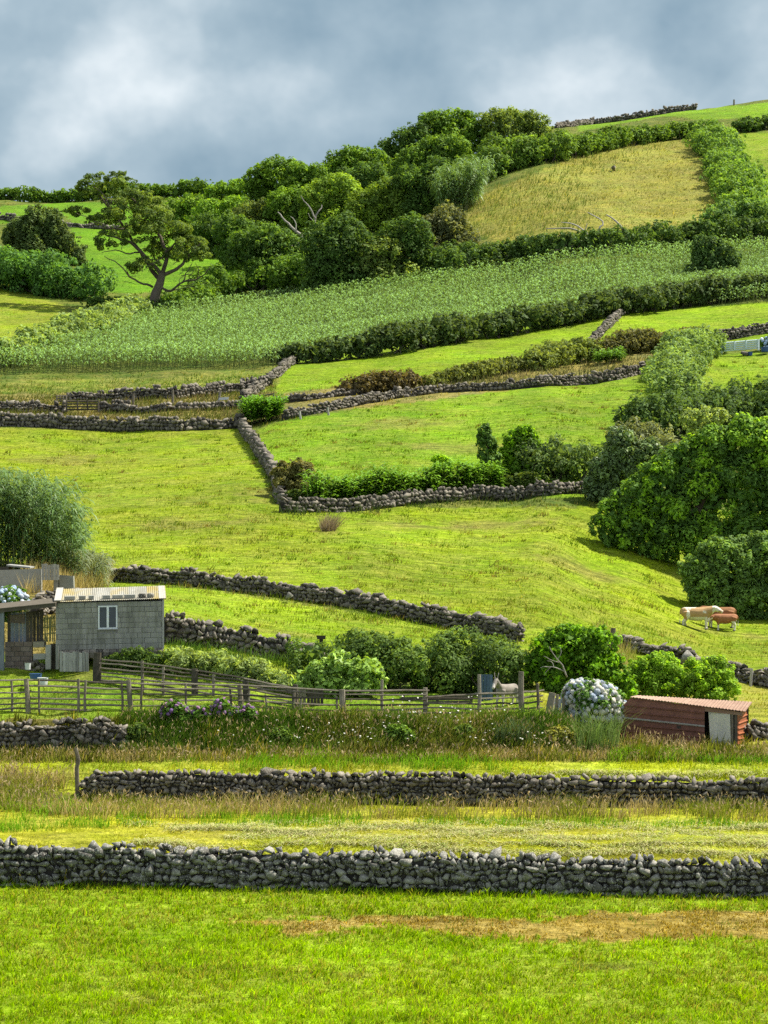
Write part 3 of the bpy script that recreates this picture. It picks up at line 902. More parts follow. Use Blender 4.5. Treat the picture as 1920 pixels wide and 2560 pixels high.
FOL = 2.75
def crown_acc(lobes, leaf, colour, rng, cover=1.5, sub=.34, nsub=None, wid=.55, colvar=.35, warm=(1.35, 1.25, .7), warmf=.35, core=True, up=.25, shell=.5, flat=0., droop=.2, corek=.74):
    """lobes: (centre, (rx, ry, rz)); leaf clusters sit on small sub-lobes over each lobe"""
    acc = Acc()
    colour = np.array(colour) * FOL * np.array([1.08, 1.0, .78])
    LC = np.array([l[0] for l in lobes], float); LR = np.array([l[1] for l in lobes], float)
    for c, r in zip(LC, LR):
        rm = float(np.cbrt(r.prod()))
        ns = nsub or int(np.clip(6.5 / sub ** 2, 14, 100))
        d = unit(rng, ns); d[:, 2] = d[:, 2] + up * rng.uniform(0, 1, ns); d /= np.linalg.norm(d, axis=1)[:, None]
        sc = c + d * r * rng.uniform(.66, 1.08, ns)[:, None]
        rs = sub * rm * rng.uniform(.45, 1.4, ns)
        # shoots that break the outline
        n2 = ns // 2
        d2 = unit(rng, n2); d2[:, 2] = np.abs(d2[:, 2]) * 1.2 - .25; d2 /= np.linalg.norm(d2, axis=1)[:, None]
        sc = np.concatenate([sc, c + d2 * r * rng.uniform(1.02, 1.3, n2)[:, None]]); d = np.concatenate([d, d2])
        rs = np.concatenate([rs, sub * rm * rng.uniform(.2, .5, n2)]); ns = ns + n2
        tint = rng.uniform(0, 1, ns)
        for k in range(ns):
            # skip sub-lobes swallowed by another lobe
            q = ((sc[k] - LC) / (LR * .86)); q = (q ** 2).sum(1)
            if (q < .8).sum() > 0 and (q < .8).any() and rng.uniform() < .8: continue
            nl = int(cover * 2.6 * PI * rs[k] ** 2 / (leaf ** 2 * wid * .5)) + 3
            e = unit(rng, nl)
            e = e[(e @ d[k]) > -.35]
            nl = len(e)
            rr = rs[k] * (1 - shell * rng.uniform(0, 1, nl) ** 1.5)
            P = sc[k] + e * rr[:, None] * np.array([1, 1, 1 - flat])
            N = e + rng.normal(size=(nl, 3)) * .45 + np.array([0, 0, .6]); N /= np.linalg.norm(N, axis=1)[:, None]
            v = (1 + colvar * rng.uniform(-1, 1, nl)) * (.74 + .56 * tint[k])
            wf = np.clip(warmf * 1.3 * tint[k] ** 2.2 * rng.uniform(.3, 1.4, nl), 0, 1)[:, None]  # yellower clumps, also sun highlights put into the leaf colour
            C = colour * v[:, None] * (1 - wf + wf * np.array(warm))
            acc.add(*leaf_quads(P, N, leaf * rng.uniform(.65, 1.35, nl), wid, C, rng, droop=droop))
        if core:      # leaves filling the inside of the lobe
            ni = int(np.clip(corek * 2.4 * 4 * PI * rm ** 2 / (leaf * 1.7) ** 2, 30, 400))
            e = unit(rng, ni) * (rng.uniform(.25, 1, ni) ** .45)[:, None]
            acc.add(*leaf_quads(c + e * r * .8, unit(rng, ni), leaf * rng.uniform(1.7, 2.7, ni), max(wid, .6), colour * rng.uniform(.85, 1.25, (ni, 1)), rng))
    return acc

def limb(mb, a, b, r0, r1, rng, wob=.12, n=5, seg=6, sag=0):
    a = Vector(a); b = Vector(b); L = (b - a).length
    pts, rad = [], []
    for i in range(n + 1):
        t = i / n
        p = a.lerp(b, t)
        k = math.sin(PI * t) * wob * L
        p += Vector((rng.uniform(-1, 1), rng.uniform(-1, 1), rng.uniform(-.6, .6))) * k * .5 + Vector((0, 0, sag * L * math.sin(PI * t)))
        pts.append(p); rad.append(r0 + (r1 - r0) * t)
    mb.tube(pts, rad, seg)
    return pts

def lobes_px(D, lst, depth=.85, rng=None):
    """(px, py, rx_px, ry_px[, dD]) -> world lobes at distance D"""
    out = []
    for l in lst:
        d = D + (l[4] if len(l) > 4 else 0)
        c = at(l[0], l[1], d); k = d / FPX
        out.append((tuple(c), (l[2] * k, l[2] * k * depth, l[3] * k)))
    return out
def make_tree(name, label, D, base, lst, leaf, colour, seed, cat='tree', group=None, mat='leaf', bark='bark', trunk_r=None, depth=.85, **kw):
    """base: (px) of the trunk foot at distance D (on the ground); lst: crown lobes in pixels"""
    rng = np.random.default_rng(seed); pr = random.Random(seed)
    g = onground(base, D)
    root = empty(name, g, label, cat, group); root['kind'] = 'thing'
    lb = lobes_px(D, lst, depth)
    acc = crown_acc(lb, leaf, colour, rng, **kw)
    link('crown', acc.mesh('crown', MATS[mat], g), root)
    mb = MB()
    top = max(l[0][2] for l in lb)
    hgt = max(top - g.z, .4)
    r0 = trunk_r or max(.05, hgt * .035)
    fork = Vector((g.x * .6 + .4 * sum(l[0][0] for l in lb) / len(lb), g.y, g.z + hgt * .4))
    limb(mb, g - Vector((0, 0, .15)), fork, r0, r0 * .75, pr, .08)
    for c, r in lb[:9]:
        limb(mb, fork, Vector(c), r0 * .6, r0 * .15, pr, .15)
    mb.build('trunk', MATS[bark], root, smooth=True)
    return root
def hedge(name, label, pts, leaf, colour, seed, hpx=None, cat='hedge', group=None, mat='leaf', bumps=.35, wfac=.9, sprigs=0, trunks=True, lift=.5, **kw):
    """pts: (px, py_base, height_px): a row of shrubs along the ground"""
    rng = np.random.default_rng(seed); pr = random.Random(seed)
    W = []
    for p in pts:
        g = onground(p[0], p[3]) if len(p) > 3 else hit(p[0], p[1])
        W.append((g.x, g.y, p[2] * g.y / FPX))
    W = np.array(W); seg = np.hypot(*(W[1:, :2] - W[:-1, :2]).T); s = np.concatenate([[0], np.cumsum(seg)])
    x0, y0, _ = on_path(s, W, s[-1] / 2)
    g0 = Vector((x0, y0, z1(x0, y0)))
    root = empty(name, g0, label, cat, group); root['kind'] = 'thing'
    lb = []; mb = MB(); t = 0
    while t <= s[-1]:
        x, y, h = on_path(s, W, t)
        h = h * (1 - bumps * .5 + bumps * .9 * float(vnoise(t * .22, seed * 3.3, 3)) + pr.uniform(-.12, .1))
        z = z1(x, y)
        rx = h * pr.uniform(.6, 1.15)
        lb.append(((x + pr.uniform(-.1, .1) * h, y + pr.uniform(-.25, .25) * h, z + h * lift), (rx, h * .5 * wfac, h * (1 - lift))))
        if trunks:
            for _ in range(3):
                xx = x + pr.uniform(-.5, .5) * h; yy = y - pr.uniform(-.2, .4) * h * wfac
                limb(mb, (xx, yy, z1(xx, yy) - .1), (x + pr.uniform(-.5, .5) * h, y - pr.uniform(-.2, .4) * h, z + h * pr.uniform(.4, .8)), h * .02, h * .008, pr, .3, 4, 4)
        t += h * pr.uniform(.45, .7)
    kw.setdefault('cover', .66); kw.setdefault('nsub', 34); kw.setdefault('corek', .6)
    acc = crown_acc(lb, leaf, colour, rng, **kw)
    link('foliage', acc.mesh('foliage', MATS[mat], g0), root)
    if trunks: mb.build('stems', MATS['twig'], root)['kind'] = 'stuff'
    return root

# albedos
DARK = (.03, .06, .017); MIDG = (.045, .09, .016); OLIVE = (.055, .085, .028); BRIGHT = (.058, .115, .018); FERN = (.075, .125, .045); GREY = (.065, .085, .05)
# ---- skyline and ridge wood (distances 380-455 m)
G1 = 'trees of the ridge wood'
RIDGE = [
 # label, D, base px, lobes, colour
 ('leftmost small round tree where the ridge wood meets the skyline', 448, 560, [(535, 490, 26, 22), (570, 484, 34, 26), (600, 476, 26, 22)], BRIGHT),
 ('bright green round-topped tree on the skyline left of the tall pair', 440, 680, [(645, 462, 40, 34), (690, 444, 48, 42), (728, 432, 34, 28), (665, 490, 44, 36)], MIDG),
 ('domed dark tree on the skyline in the middle of the ridge', 436, 775, [(755, 440, 36, 28), (790, 452, 38, 34), (740, 480, 44, 40)], MIDG),
 ('wide spreading tree whose crown pokes above the ridge centre', 440, 890, [(850, 410, 36, 24), (890, 395, 42, 24), (930, 408, 40, 28), (880, 436, 58, 30)], MIDG),
 ('dark green tree on the skyline left of the bald hedge', 446, 1010, [(975, 385, 36, 30), (1010, 365, 38, 32), (1045, 350, 40, 36), (1000, 410, 50, 40)], DARK),
 ('tallest rounded tree at the top of the ridge wood', 448, 1130, [(1090, 330, 46, 40), (1135, 318, 48, 34), (1175, 314, 36, 28), (1120, 370, 60, 42), (1180, 350, 40, 34)], MIDG),
 ('dark wispy crowned tree at the right end of the ridge wood', 448, 1285, [(1240, 310, 42, 30), (1290, 306, 46, 28), (1335, 318, 38, 26), (1270, 345, 56, 30), (1340, 345, 36, 24)], OLIVE),
 ('small tree left of the ridge wood behind the lone twisted tree', 420, 465, [(440, 530, 34, 28), (475, 518, 36, 28), (455, 560, 44, 34)], MIDG),
 ('bushy bright tree above the bright far field', 405, 545, [(520, 540, 44, 34), (560, 530, 36, 30), (590, 520, 34, 26), (540, 580, 50, 40)], BRIGHT),
 ('dark bluish tree at the edge of the bright far field', 385, 560, [(515, 590, 44, 46), (560, 600, 40, 46), (530, 640, 48, 36)], DARK),
 ('pale leafed tree in the middle of the wood below the skyline', 400, 650, [(620, 548, 44, 36), (665, 540, 38, 34), (640, 590, 50, 36), (690, 575, 36, 30)], OLIVE),
 ('yellow green tree in the middle of the wood right of the dead snag', 398, 735, [(715, 520, 46, 44), (760, 505, 40, 34), (735, 560, 50, 40)], MIDG),
 ('broad sunlit yellow green tree in the centre of the wood', 392, 830, [(800, 500, 46, 40), (845, 480, 48, 40), (880, 510, 40, 36), (825, 550, 60, 40)], (.06, .105, .02)),
 ('dark rounded tree behind the yellow green one', 415, 905, [(870, 465, 40, 34), (920, 450, 44, 36), (950, 470, 36, 34)], DARK),
 ('tall yellow tinged tree left of the cane stand', 388, 960, [(920, 530, 50, 48), (970, 500, 46, 46), (1010, 480, 38, 40), (990, 550, 50, 50)], (.055, .095, .02)),
 ('dark cedar-like tree beside the cane stand', 386, 1070, [(1035, 460, 42, 46), (1075, 480, 38, 50), (1050, 530, 44, 50), (1090, 430, 30, 34)], DARK),
 ('mid green tree filling the heart of the ridge wood', 396, 780, [(770, 560, 44, 44), (810, 580, 44, 40), (740, 600, 44, 40), (860, 560, 40, 40), (790, 530, 40, 36)], (.042, .08, .02)),
 ('mid green tree high on the slope between the wood and the cane stand', 418, 1060, [(1040, 410, 44, 40), (1090, 390, 44, 40), (1010, 430, 40, 36), (1130, 380, 40, 36)], (.042, .082, .02)),
 ('dark tree low in the wood left of the pale dead trunk', 372, 610, [(580, 580, 40, 40), (620, 600, 40, 40), (590, 640, 44, 36)], (.038, .075, .022)),
 ('shadowed tree under the dead snag at the wood edge', 340, 660, [(620, 620, 46, 44), (670, 610, 52, 46), (650, 655, 60, 40), (710, 640, 46, 50), (690, 680, 60, 40), (750, 690, 44, 44), (740, 650, 40, 50)], (.035, .07, .02)),
 ('tall dark ivy covered tree at the front of the wood above the maize', 322, 835, [(800, 610, 40, 50), (850, 590, 48, 46), (890, 620, 44, 50), (820, 680, 56, 50), (880, 695, 56, 48), (845, 650, 60, 60), (800, 715, 40, 34), (910, 715, 50, 36), (850, 730, 60, 28)], (.033, .064, .02)),
 ('pale round bush at the front of the wood right of the ivy tree', 321, 955, [(925, 660, 36, 44), (965, 640, 38, 44), (950, 690, 44, 36), (990, 690, 44, 40), (940, 715, 40, 28)], OLIVE),
 ('dark tree in front of the wood between two pale bushes', 323, 1020, [(990, 610, 44, 50), (1030, 590, 44, 46), (1040, 650, 48, 44), (1000, 690, 40, 36), (1050, 690, 46, 34)], DARK),
 ('greyish green tree at the left corner of the golden hay field', 328, 1115, [(1080, 590, 40, 44), (1120, 560, 40, 44), (1145, 600, 42, 40), (1100, 640, 52, 38), (1160, 635, 40, 34)], (.06, .075, .045)),
]
for _k, (lab, D, b, lst, col) in enumerate(RIDGE):
    make_tree('ridge_tree', lab, D, b, lst, .62 if D > 420 else .5, col, 100 + _k, 'tree', G1, cover=.66, sub=.36, warmf=.6 if sum(col) > .12 else .3, warm=(1.5, 1.35, .5), up=.4)

# ---- hedges and bush masses up the hill
def hg(label, pts, leaf, col, seed, name='hedge', **kw): return hedge(name, label, pts, leaf, col, seed, **kw)
hg('leafy hedge along the left skyline', [(-320, 530, 32, 470), (-60, 526, 32, 470), (30, 526, 34, 470), (100, 524, 34, 470), (180, 520, 34, 470), (260, 516, 36, 470), (330, 512, 34, 468), (420, 512, 40, 466), (500, 506, 36, 466)], .6, MIDG, 200, bumps=.8)
hg('green fern hedge along the upper edge of the golden hay field', [(1165, 480, 64), (1210, 455, 76), (1280, 425, 76), (1360, 405, 66), (1450, 388, 50), (1540, 368, 40), (1640, 353, 36), (1735, 345, 36)], .55, (.045, .085, .02), 201, warmf=.7)
hg('dark hedge patch at the top right edge below the crest', [(1850, 330, 28), (1900, 325, 34), (1990, 318, 36), (2250, 300, 36)], .6, DARK, 202)
hg('pale green shrub hedge down the right side of the golden hay field',
   [(1770, 352, 46), (1795, 385, 56), (1818, 425, 62), (1832, 465, 64), (1846, 505, 66), (1860, 545, 62)], .56, (.06, .115, .03), 203, warmf=.6)
hg('dark hedge along the bottom of the golden hay field', [(1120, 694, 66), (1200, 672, 66), (1290, 658, 62), (1400, 645, 60), (1500, 636, 60), (1600, 628, 60), (1700, 620, 58), (1800, 614, 60), (1920, 610, 64), (2020, 605, 64), (2260, 590, 64)], .5, (.033, .063, .02), 204)
hg('pale bushy shrubs at the right edge above the maize', [(1790, 610, 50, 338), (1850, 600, 66, 340), (1920, 600, 70, 340), (2000, 600, 70, 340)], .5, (.05, .095, .035), 205, warmf=.5)
make_tree('shrub', 'rounded dark bush breaking the maize at the right', 300, 1790, [(1770, 635, 38, 36), (1805, 650, 40, 36), (1785, 680, 46, 36), (1745, 690, 34, 26), (1760, 610, 24, 22)], .45, (.04, .075, .03), 206, 'bush', cover=1.3)
hg('long dark hedge with purple-brown twigs below the maize',
   [(702, 910, 36), (760, 908, 50), (850, 901, 61), (960, 888, 64), (1080, 867, 62), (1200, 846, 61), (1330, 826, 58), (1450, 806, 56), (1540, 787, 58), (1620, 777, 59), (1700, 767, 62), (1800, 755, 58), (1920, 740, 49), (2020, 727, 46), (2280, 690, 48)],
   .46, (.03, .05, .022), 207, bumps=.18, warmf=.2, lift=.55, wfac=1.0)
hg('thick fern and ginger bank at the left edge', [(-300, 712, 90), (-60, 715, 90), (0, 718, 92), (60, 724, 96), (120, 735, 96), (180, 745, 84), (230, 752, 60)], .5, (.032, .075, .022), 208, wfac=1.4, warmf=.5)
make_tree('shrub', 'dark bushy shrub standing above the fern bank at the left', 372, 95, [(60, 590, 44, 40), (105, 570, 50, 46), (140, 600, 36, 40), (170, 640, 40, 44), (90, 630, 60, 40)], .5, (.04, .065, .028), 209, 'bush', cover=1.3)
hg('pale fern hedge between the left field and the maize', [(-300, 985, 50), (-60, 925, 58), (0, 915, 60), (60, 896, 60), (130, 870, 60), (190, 850, 58), (240, 828, 50), (290, 812, 50), (340, 795, 46)], .5, (.075, .115, .05), 210, wfac=1.2, warmf=.3)
hg('dark creeper hedge right of the lone twisted tree', [(420, 778, 44), (480, 768, 58), (540, 758, 70), (600, 748, 76), (660, 738, 80), (720, 730, 90), (770, 728, 90)], .45, (.04, .08, .018), 211, warmf=.8, up=.6)
hg('low dark shrubs at the foot of the lone twisted tree', [(235, 770, 26), (300, 778, 30), (350, 786, 34), (430, 790, 34)], .42, DARK, 212)
# ---- middle distance
hg('dry brown bramble mound in the lane', [(862, 988, 26), (900, 985, 44), (960, 980, 48), (1010, 975, 48), (1045, 972, 34)], .3, (.05, .045, .027), 220, 'bramble_mound', cat='bush', warmf=.2)
hg('brown scrub hedge in the lane behind the curving wall', [(1060, 968, 26), (1130, 955, 30), (1200, 945, 34), (1270, 932, 40), (1320, 925, 44)], .3, (.055, .072, .025), 221, warmf=.3)
hg('green and brown bramble hedge below the climbing wall', [(1340, 925, 44), (1400, 912, 54), (1450, 905, 60), (1490, 898, 56)], .3, (.06, .085, .03), 222, warmf=.6)
hg('rusty brown hedge between the climbing wall and the pale gate', [(1500, 898, 54), (1560, 885, 54), (1620, 878, 52), (1690, 868, 46), (1750, 855, 36)], .3, (.05, .055, .028), 223, warmf=.2)
hg('greyish fern slope below the pale metal gate', [(1690, 1005, 60), (1680, 960, 64), (1700, 930, 64), (1720, 905, 60), (1745, 890, 56), (1765, 880, 48)], .36, (.06, .10, .042), 224, 'fern_bank', cat='ferns', wfac=2.2, warmf=.3, trunks=False)
hg('dark laurel hedge at the right edge below the fern slope', [(1585, 1080, 66), (1630, 1090, 90), (1700, 1085, 96), (1780, 1075, 96), (1860, 1065, 96), (1930, 1060, 96), (2020, 1060, 96), (2240, 1055, 96)], .3, (.035, .065, .025), 225, wfac=1.3, warmf=.3)
hg('grey leafed bush at the left corner of the dark laurel hedge', [(1580, 1078, 50, 178), (1620, 1095, 70, 176), (1660, 1120, 70, 174)], .28, (.075, .095, .06), 226, 'shrub', cat='bush')
make_tree('shrub', 'pale leafed sapling in front of the dark laurel hedge', 168, 1740, [(1730, 1050, 26, 24), (1770, 1045, 30, 24), (1750, 1085, 36, 26), (1800, 1040, 20, 16)], .3, (.1, .14, .06), 227, 'bush', core=False, cover=.7)
make_tree('shrub', 'slender dark upright bush on the plant hedge', 159.5, 1220, [(1212, 1092, 15, 30), (1218, 1125, 21, 34), (1226, 1160, 22, 34), (1234, 1195, 26, 30)], .26, (.035, .07, .02), 230, 'bush', sub=.4, corek=.5)
make_tree('shrub', 'bright topped bush beside the slender upright bush', 160.5, 1305, [(1285, 1105, 26, 24), (1312, 1090, 26, 20), (1282, 1140, 28, 28), (1318, 1128, 32, 32), (1300, 1175, 40, 34), (1330, 1200, 40, 30), (1285, 1205, 34, 28)], .26, (.05, .105, .014), 231, 'bush', warmf=1.0, warm=(1.7, 1.6, .4), up=.6)
hg('dark ivy mound joining the plant hedge to the big trees', [(1345, 1232, 90, 160), (1400, 1236, 94, 160.5), (1450, 1238, 92, 160.5), (1500, 1240, 90, 160)], .26, (.045, .075, .03), 232, warmf=.3, wfac=1.2)
make_tree('shrub', 'sprawling grey green juniper bush on the corner of the stone walls', 153, 735, [(715, 1190, 30, 28), (750, 1180, 34, 26), (735, 1215, 46, 26), (775, 1210, 30, 22)], .3, (.07, .075, .035), 233, 'bush', wid=.3)
make_tree('shrub', 'small bright sapling on the plant hedge', 157.5, 1105, [(1098, 1150, 16, 12), (1112, 1166, 18, 18), (1095, 1180, 16, 16), (1106, 1200, 20, 18)], .26, (.085, .16, .014), 234, 'bush', core=False, cover=.9, warmf=.9)
# ---- big trees at the right
make_tree('broad_tree', 'large rounded tree with yellow green top at the right edge', 142, 1760,
          [(1600, 1250, 56, 44), (1545, 1285, 46, 40), (1520, 1320, 36, 36), (1655, 1205, 56, 50), (1720, 1160, 56, 50), (1790, 1120, 56, 46), (1860, 1110, 60, 56), (1930, 1130, 66, 70), (1690, 1270, 70, 56), (1780, 1220, 80, 66), (1870, 1230, 80, 76), (1600, 1320, 60, 44), (1550, 1350, 46, 34), (1680, 1340, 64, 46), (1750, 1350, 70, 50), (1850, 1350, 80, 60), (1960, 1240, 60, 80), (1640, 1385, 50, 30), (1960, 1340, 70, 80)],
          .27, (.042, .085, .024), 240, 'tree', cover=1.0, sub=.36, warmf=1.0, warm=(2.0, 1.8, .5), up=.8, depth=.7)
make_tree('broad_tree', 'glossy laurel tree left of the large rounded tree', 153, 1550,
          [(1520, 1175, 40, 36), (1570, 1140, 46, 36), (1550, 1105, 36, 28), (1620, 1150, 46, 40), (1680, 1155, 40, 34), (1500, 1220, 36, 40), (1555, 1205, 46, 40), (1640, 1180, 46, 40), (1530, 1240, 40, 30)],
          .27, (.055, .09, .045), 241, 'tree', mat='leaf_glossy', cover=1.1, sub=.36, warmf=.4, up=.4)
make_tree('broad_tree', 'dense evergreen bush tree beside the three cattle', 132, 1830,
          [(1750, 1425, 44, 36), (1800, 1385, 50, 34), (1770, 1460, 56, 36), (1840, 1430, 64, 56), (1890, 1400, 60, 60), (1940, 1440, 60, 70), (1860, 1490, 60, 40), (1910, 1510, 60, 50), (1820, 1490, 60, 44), (1850, 1530, 50, 34), (1770, 1490, 40, 36), (1970, 1510, 60, 60)],
          .24, (.055, .10, .035), 242, 'tree', cover=1.25, sub=.3, warmf=.5, up=.5)
make_tree('broad_tree', 'dark tree mostly beyond the right edge behind the cattle bush', 138, 2080,
          [(2000, 1330, 60, 60), (2060, 1290, 70, 66), (2130, 1320, 70, 70), (2040, 1390, 70, 56), (2120, 1410, 76, 56), (2080, 1450, 80, 40)],
          .3, (.042, .085, .022), 244, 'tree', cover=.8, sub=.36, warmf=.7, warm=(1.8, 1.6, .5), up=.7, depth=.7)
# ---- near shrubs
hg('dense ivy and bramble thicket behind the pen fence', [(830, 1730, 92, 84), (880, 1735, 104, 83.8), (950, 1740, 110, 83.6), (1010, 1745, 112, 83.4), (1070, 1745, 116, 83.4), (1130, 1750, 130, 83.4), (1190, 1752, 140, 83.4), (1250, 1755, 130, 83.4), (1300, 1758, 100, 83.2)],
   .14, (.042, .075, .024), 250, 'bramble_thicket', cat='bush', warmf=.5, bumps=.2, wfac=1.2, up=.4, cover=.8)
hg('ivy and bramble mass along the top of the dark wall', [(860, 1648, 44, 89), (910, 1650, 50, 89), (970, 1652, 52, 88.5), (1040, 1655, 60, 88), (1120, 1660, 70, 87.5)], .15, (.05, .085, .03), 251, 'bramble_thicket', cat='bush', warmf=.4)
make_tree('fig_tree', 'spreading fig tree with bare grey twigs and bright leaves behind the hydrangea', 82.5, 1430,
          [(1380, 1620, 44, 36), (1430, 1600, 56, 34), (1490, 1610, 50, 36), (1350, 1670, 36, 40), (1400, 1670, 50, 44), (1460, 1670, 56, 50), (1520, 1680, 44, 50), (1550, 1720, 34, 40), (1480, 1730, 50, 40), (1390, 1725, 44, 34)],
          .16, (.04, .09, .012), 252, 'tree', cover=.8, sub=.34, warmf=1.0, warm=(1.9, 1.8, .5), wid=.7, up=.5, shell=.7)
make_tree('shrub', 'left light green round bush behind the red tin hut', 84, 1640, [(1610, 1690, 40, 40), (1650, 1670, 44, 34), (1640, 1720, 56, 44), (1690, 1700, 36, 36)], .13, (.075, .14, .02), 253, 'bush', warmf=.7, warm=(1.5, 1.4, .5), cover=1.2)
make_tree('shrub', 'right light green round bush behind the red tin hut', 84, 1770, [(1750, 1690, 40, 38), (1790, 1680, 36, 32), (1770, 1730, 50, 40), (1810, 1725, 36, 36), (1725, 1735, 34, 36)], .13, (.08, .145, .022), 254, 'bush', warmf=.7, warm=(1.5, 1.4, .5), cover=1.2)
make_tree('shrub', 'large leaved pale green bush behind the middle of the pen fence', 80.5, 855, [(800, 1690, 40, 30), (850, 1672, 46, 32), (905, 1680, 40, 32), (770, 1715, 34, 24), (830, 1715, 50, 26), (895, 1715, 46, 28), (935, 1700, 24, 24)],
          .24, (.10, .17, .045), 255, 'bush', mat='leaf_glossy', cover=.8, sub=.4, warmf=.4, wid=.5)
hg('dark creeper covering the foot of the block shed', [(270, 1652, 22, 82.6), (310, 1655, 46, 82.4), (345, 1656, 66, 82.3), (375, 1656, 62, 82.3), (400, 1658, 34, 82.4)], .1, (.035, .065, .018), 256, 'creeper', cat='creeper', wfac=.8, warmf=.4)
hg('tall silvery weeds right of the block shed', [(440, 1668, 50, 82.5), (490, 1685, 44, 82), (540, 1700, 50, 81.6), (600, 1712, 46, 81.2), (660, 1722, 44, 80.8), (720, 1730, 36, 80.5)], .2, (.10, .145, .065), 257, 'weed_patch', cat='weeds', wid=.25, cover=.55, warmf=.6, bumps=.7, shell=.8, sub=.45, nsub=20)

for _x, _y, _r, _lab, _c in ((1000, 1838, 24, 'low leafy bush on the bank below the pale trough', (.05, .095, .02)), (1165, 1832, 20, 'low rounded weed bush on the bank left of the donkey', (.06, .10, .025)),
                             (705, 1842, 22, 'low dark bush in the middle of the bank below the fence', (.045, .08, .02)), (1400, 1850, 30, 'straw tinged bush on the right end of the bank', (.09, .10, .03)), (350, 1838, 26, 'dark ivy bush at the right end of the low retaining wall', (.04, .07, .02))):
    make_tree('shrub', _lab, 75.6, _x, [(_x - _r * .6, _y, _r, _r * .8), (_x + _r * .7, _y + 4, _r * .9, _r * .7), (_x, _y - _r * .4, _r * .8, _r * .6)], .13, _c, 260 + _x, 'bush', group='bushes on the bank', cover=.8)

# ------------------------------------------------------------------ ribbons (cane, ginger, maize, long grass)
def ribbons(P, az, L, w, rise, fall, col, nseg=3, tipcol=None, twist=0.0):
    """arching strap leaves from points P: azimuth az, length L, width w"""
    n = len(P)
    d = np.stack([np.cos(az), np.sin(az), 0 * az], 1); sd = np.stack([-np.sin(az), np.cos(az), 0 * az], 1)
    ts = np.linspace(0, 1, nseg + 1)
    rows = []
    for t in ts:
        c = P + d * (L * t * .85)[:, None] + np.array([0, 0, 1])[None] * (L * (rise * t - fall * t * t))[:, None]
        k = w * (.55 + 1.1 * t - 1.6 * t * t) if t < 1 else w * .02
        s = sd * math.cos(twist * t) + np.array([0, 0, 1])[None] * math.sin(twist * t)
        rows.append(c - s * (k / 2)[:, None] if hasattr(k, '__len__') else c); rows.append(c + s * (k / 2)[:, None])
    V = np.stack(rows, 1).reshape(-1, 3)
    m = 2 * (nseg + 1)
    F = np.concatenate([np.arange(n)[:, None] * m + np.array([[2 * k, 2 * k + 1, 2 * k + 3, 2 * k + 2]]) for k in range(nseg)])
    C = np.repeat(col, m, 0)
    return V, F, C

def cane_clump(name, label, base_pts, n, seed, hfun, leafL, leafW, col, culm_r=.012, nleaf=32):
    """base_pts: (px, D) box corners ((px0, px1), (D0, D1)); hfun(px) culm height in m"""
    rng = np.random.default_rng(seed)
    (p0, p1), (d0, d1) = base_pts
    px = rng.uniform(p0, p1, n); D = rng.uniform(d0, d1, n)
    X = (px - CX) / FPX * D; Z = zfun(X, D)
    xm = X.mean(); ym = D.mean()
    g = Vector((xm, ym, z1(xm, ym)))
    root = empty(name, g, label, 'cane'); root['kind'] = 'thing'
    acc = Acc(); mb = MB()
    H = np.array([hfun(p) for p in px]) * rng.uniform(.72, 1.04, n)
    half = (X.max() - X.min()) / 2
    for i in range(n):
        out = Vector(((X[i] - xm) / half * .5 + rng.normal() * .22, (D[i] - ym) / half * .35 + rng.normal() * .2 - .1, 0))
        pts = []
        for k in range(6):
            t = k / 5
            pts.append(Vector((X[i], D[i], Z[i])) + out * H[i] * .45 * t * t + Vector((0, 0, H[i] * (t - .08 * t * t))))
        if i % 2 == 0: mb.tube(pts, [culm_r * 1.3, culm_r * 1.2, culm_r, culm_r * .8, culm_r * .6, culm_r * .3], 4)
        m = nleaf
        t = rng.uniform(.05, 1, m) ** .7
        q = np.array([pts[0][:], pts[1][:], pts[2][:], pts[3][:], pts[4][:], pts[5][:]])
        P = np.stack([np.interp(t * 5, range(6), q[:, c]) for c in range(3)], 1)
        az = rng.uniform(0, 2 * PI, m)
        L = leafL * rng.uniform(.6, 1.2, m)
        c = np.array(col) * rng.uniform(.65, 1.35, (m, 1)) * (1 + .25 * rng.uniform(0, 1, (m, 1)) * np.array([[1.2, 1, .4]]))
        acc.add(*ribbons(P, az, L, leafW * rng.uniform(.7, 1.2, m), rng.uniform(.3, .9), rng.uniform(.7, 1.2), c, 3, twist=.5))
    o = link('leaves', acc.mesh('leaves', MATS['leaf_glossy'], g), root); o['kind'] = 'stuff'
    o = mb.build('canes', MATS['cane_stem'], root); o['kind'] = 'stuff'
    return root
m_simple('cane_stem', (.14, .16, .06), (.30, .29, .13), 4, .7, .3)
cane_clump('cane_clump', 'tall bluish green giant cane clump at the left edge', ((-90, 190), (110, 117)), 330, 300,
           lambda p: 5.6 if p < 130 else 5.6 - (p - 130) * .042, .85, .1, (.12, .21, .075))
cane_clump('cane_clump', 'thin low canes at the right side of the tall cane clump', ((180, 262), (110, 116)), 60, 301, lambda p: 2.6 - (p - 180) * .012, .65, .07, (.15, .19, .10))
cane_clump('cane_clump', 'upright light green cane stand in the ridge wood', ((1105, 1200), (372, 382)), 170, 302, lambda p: 8.8, 1.5, .26, (.15, .25, .09), .05)

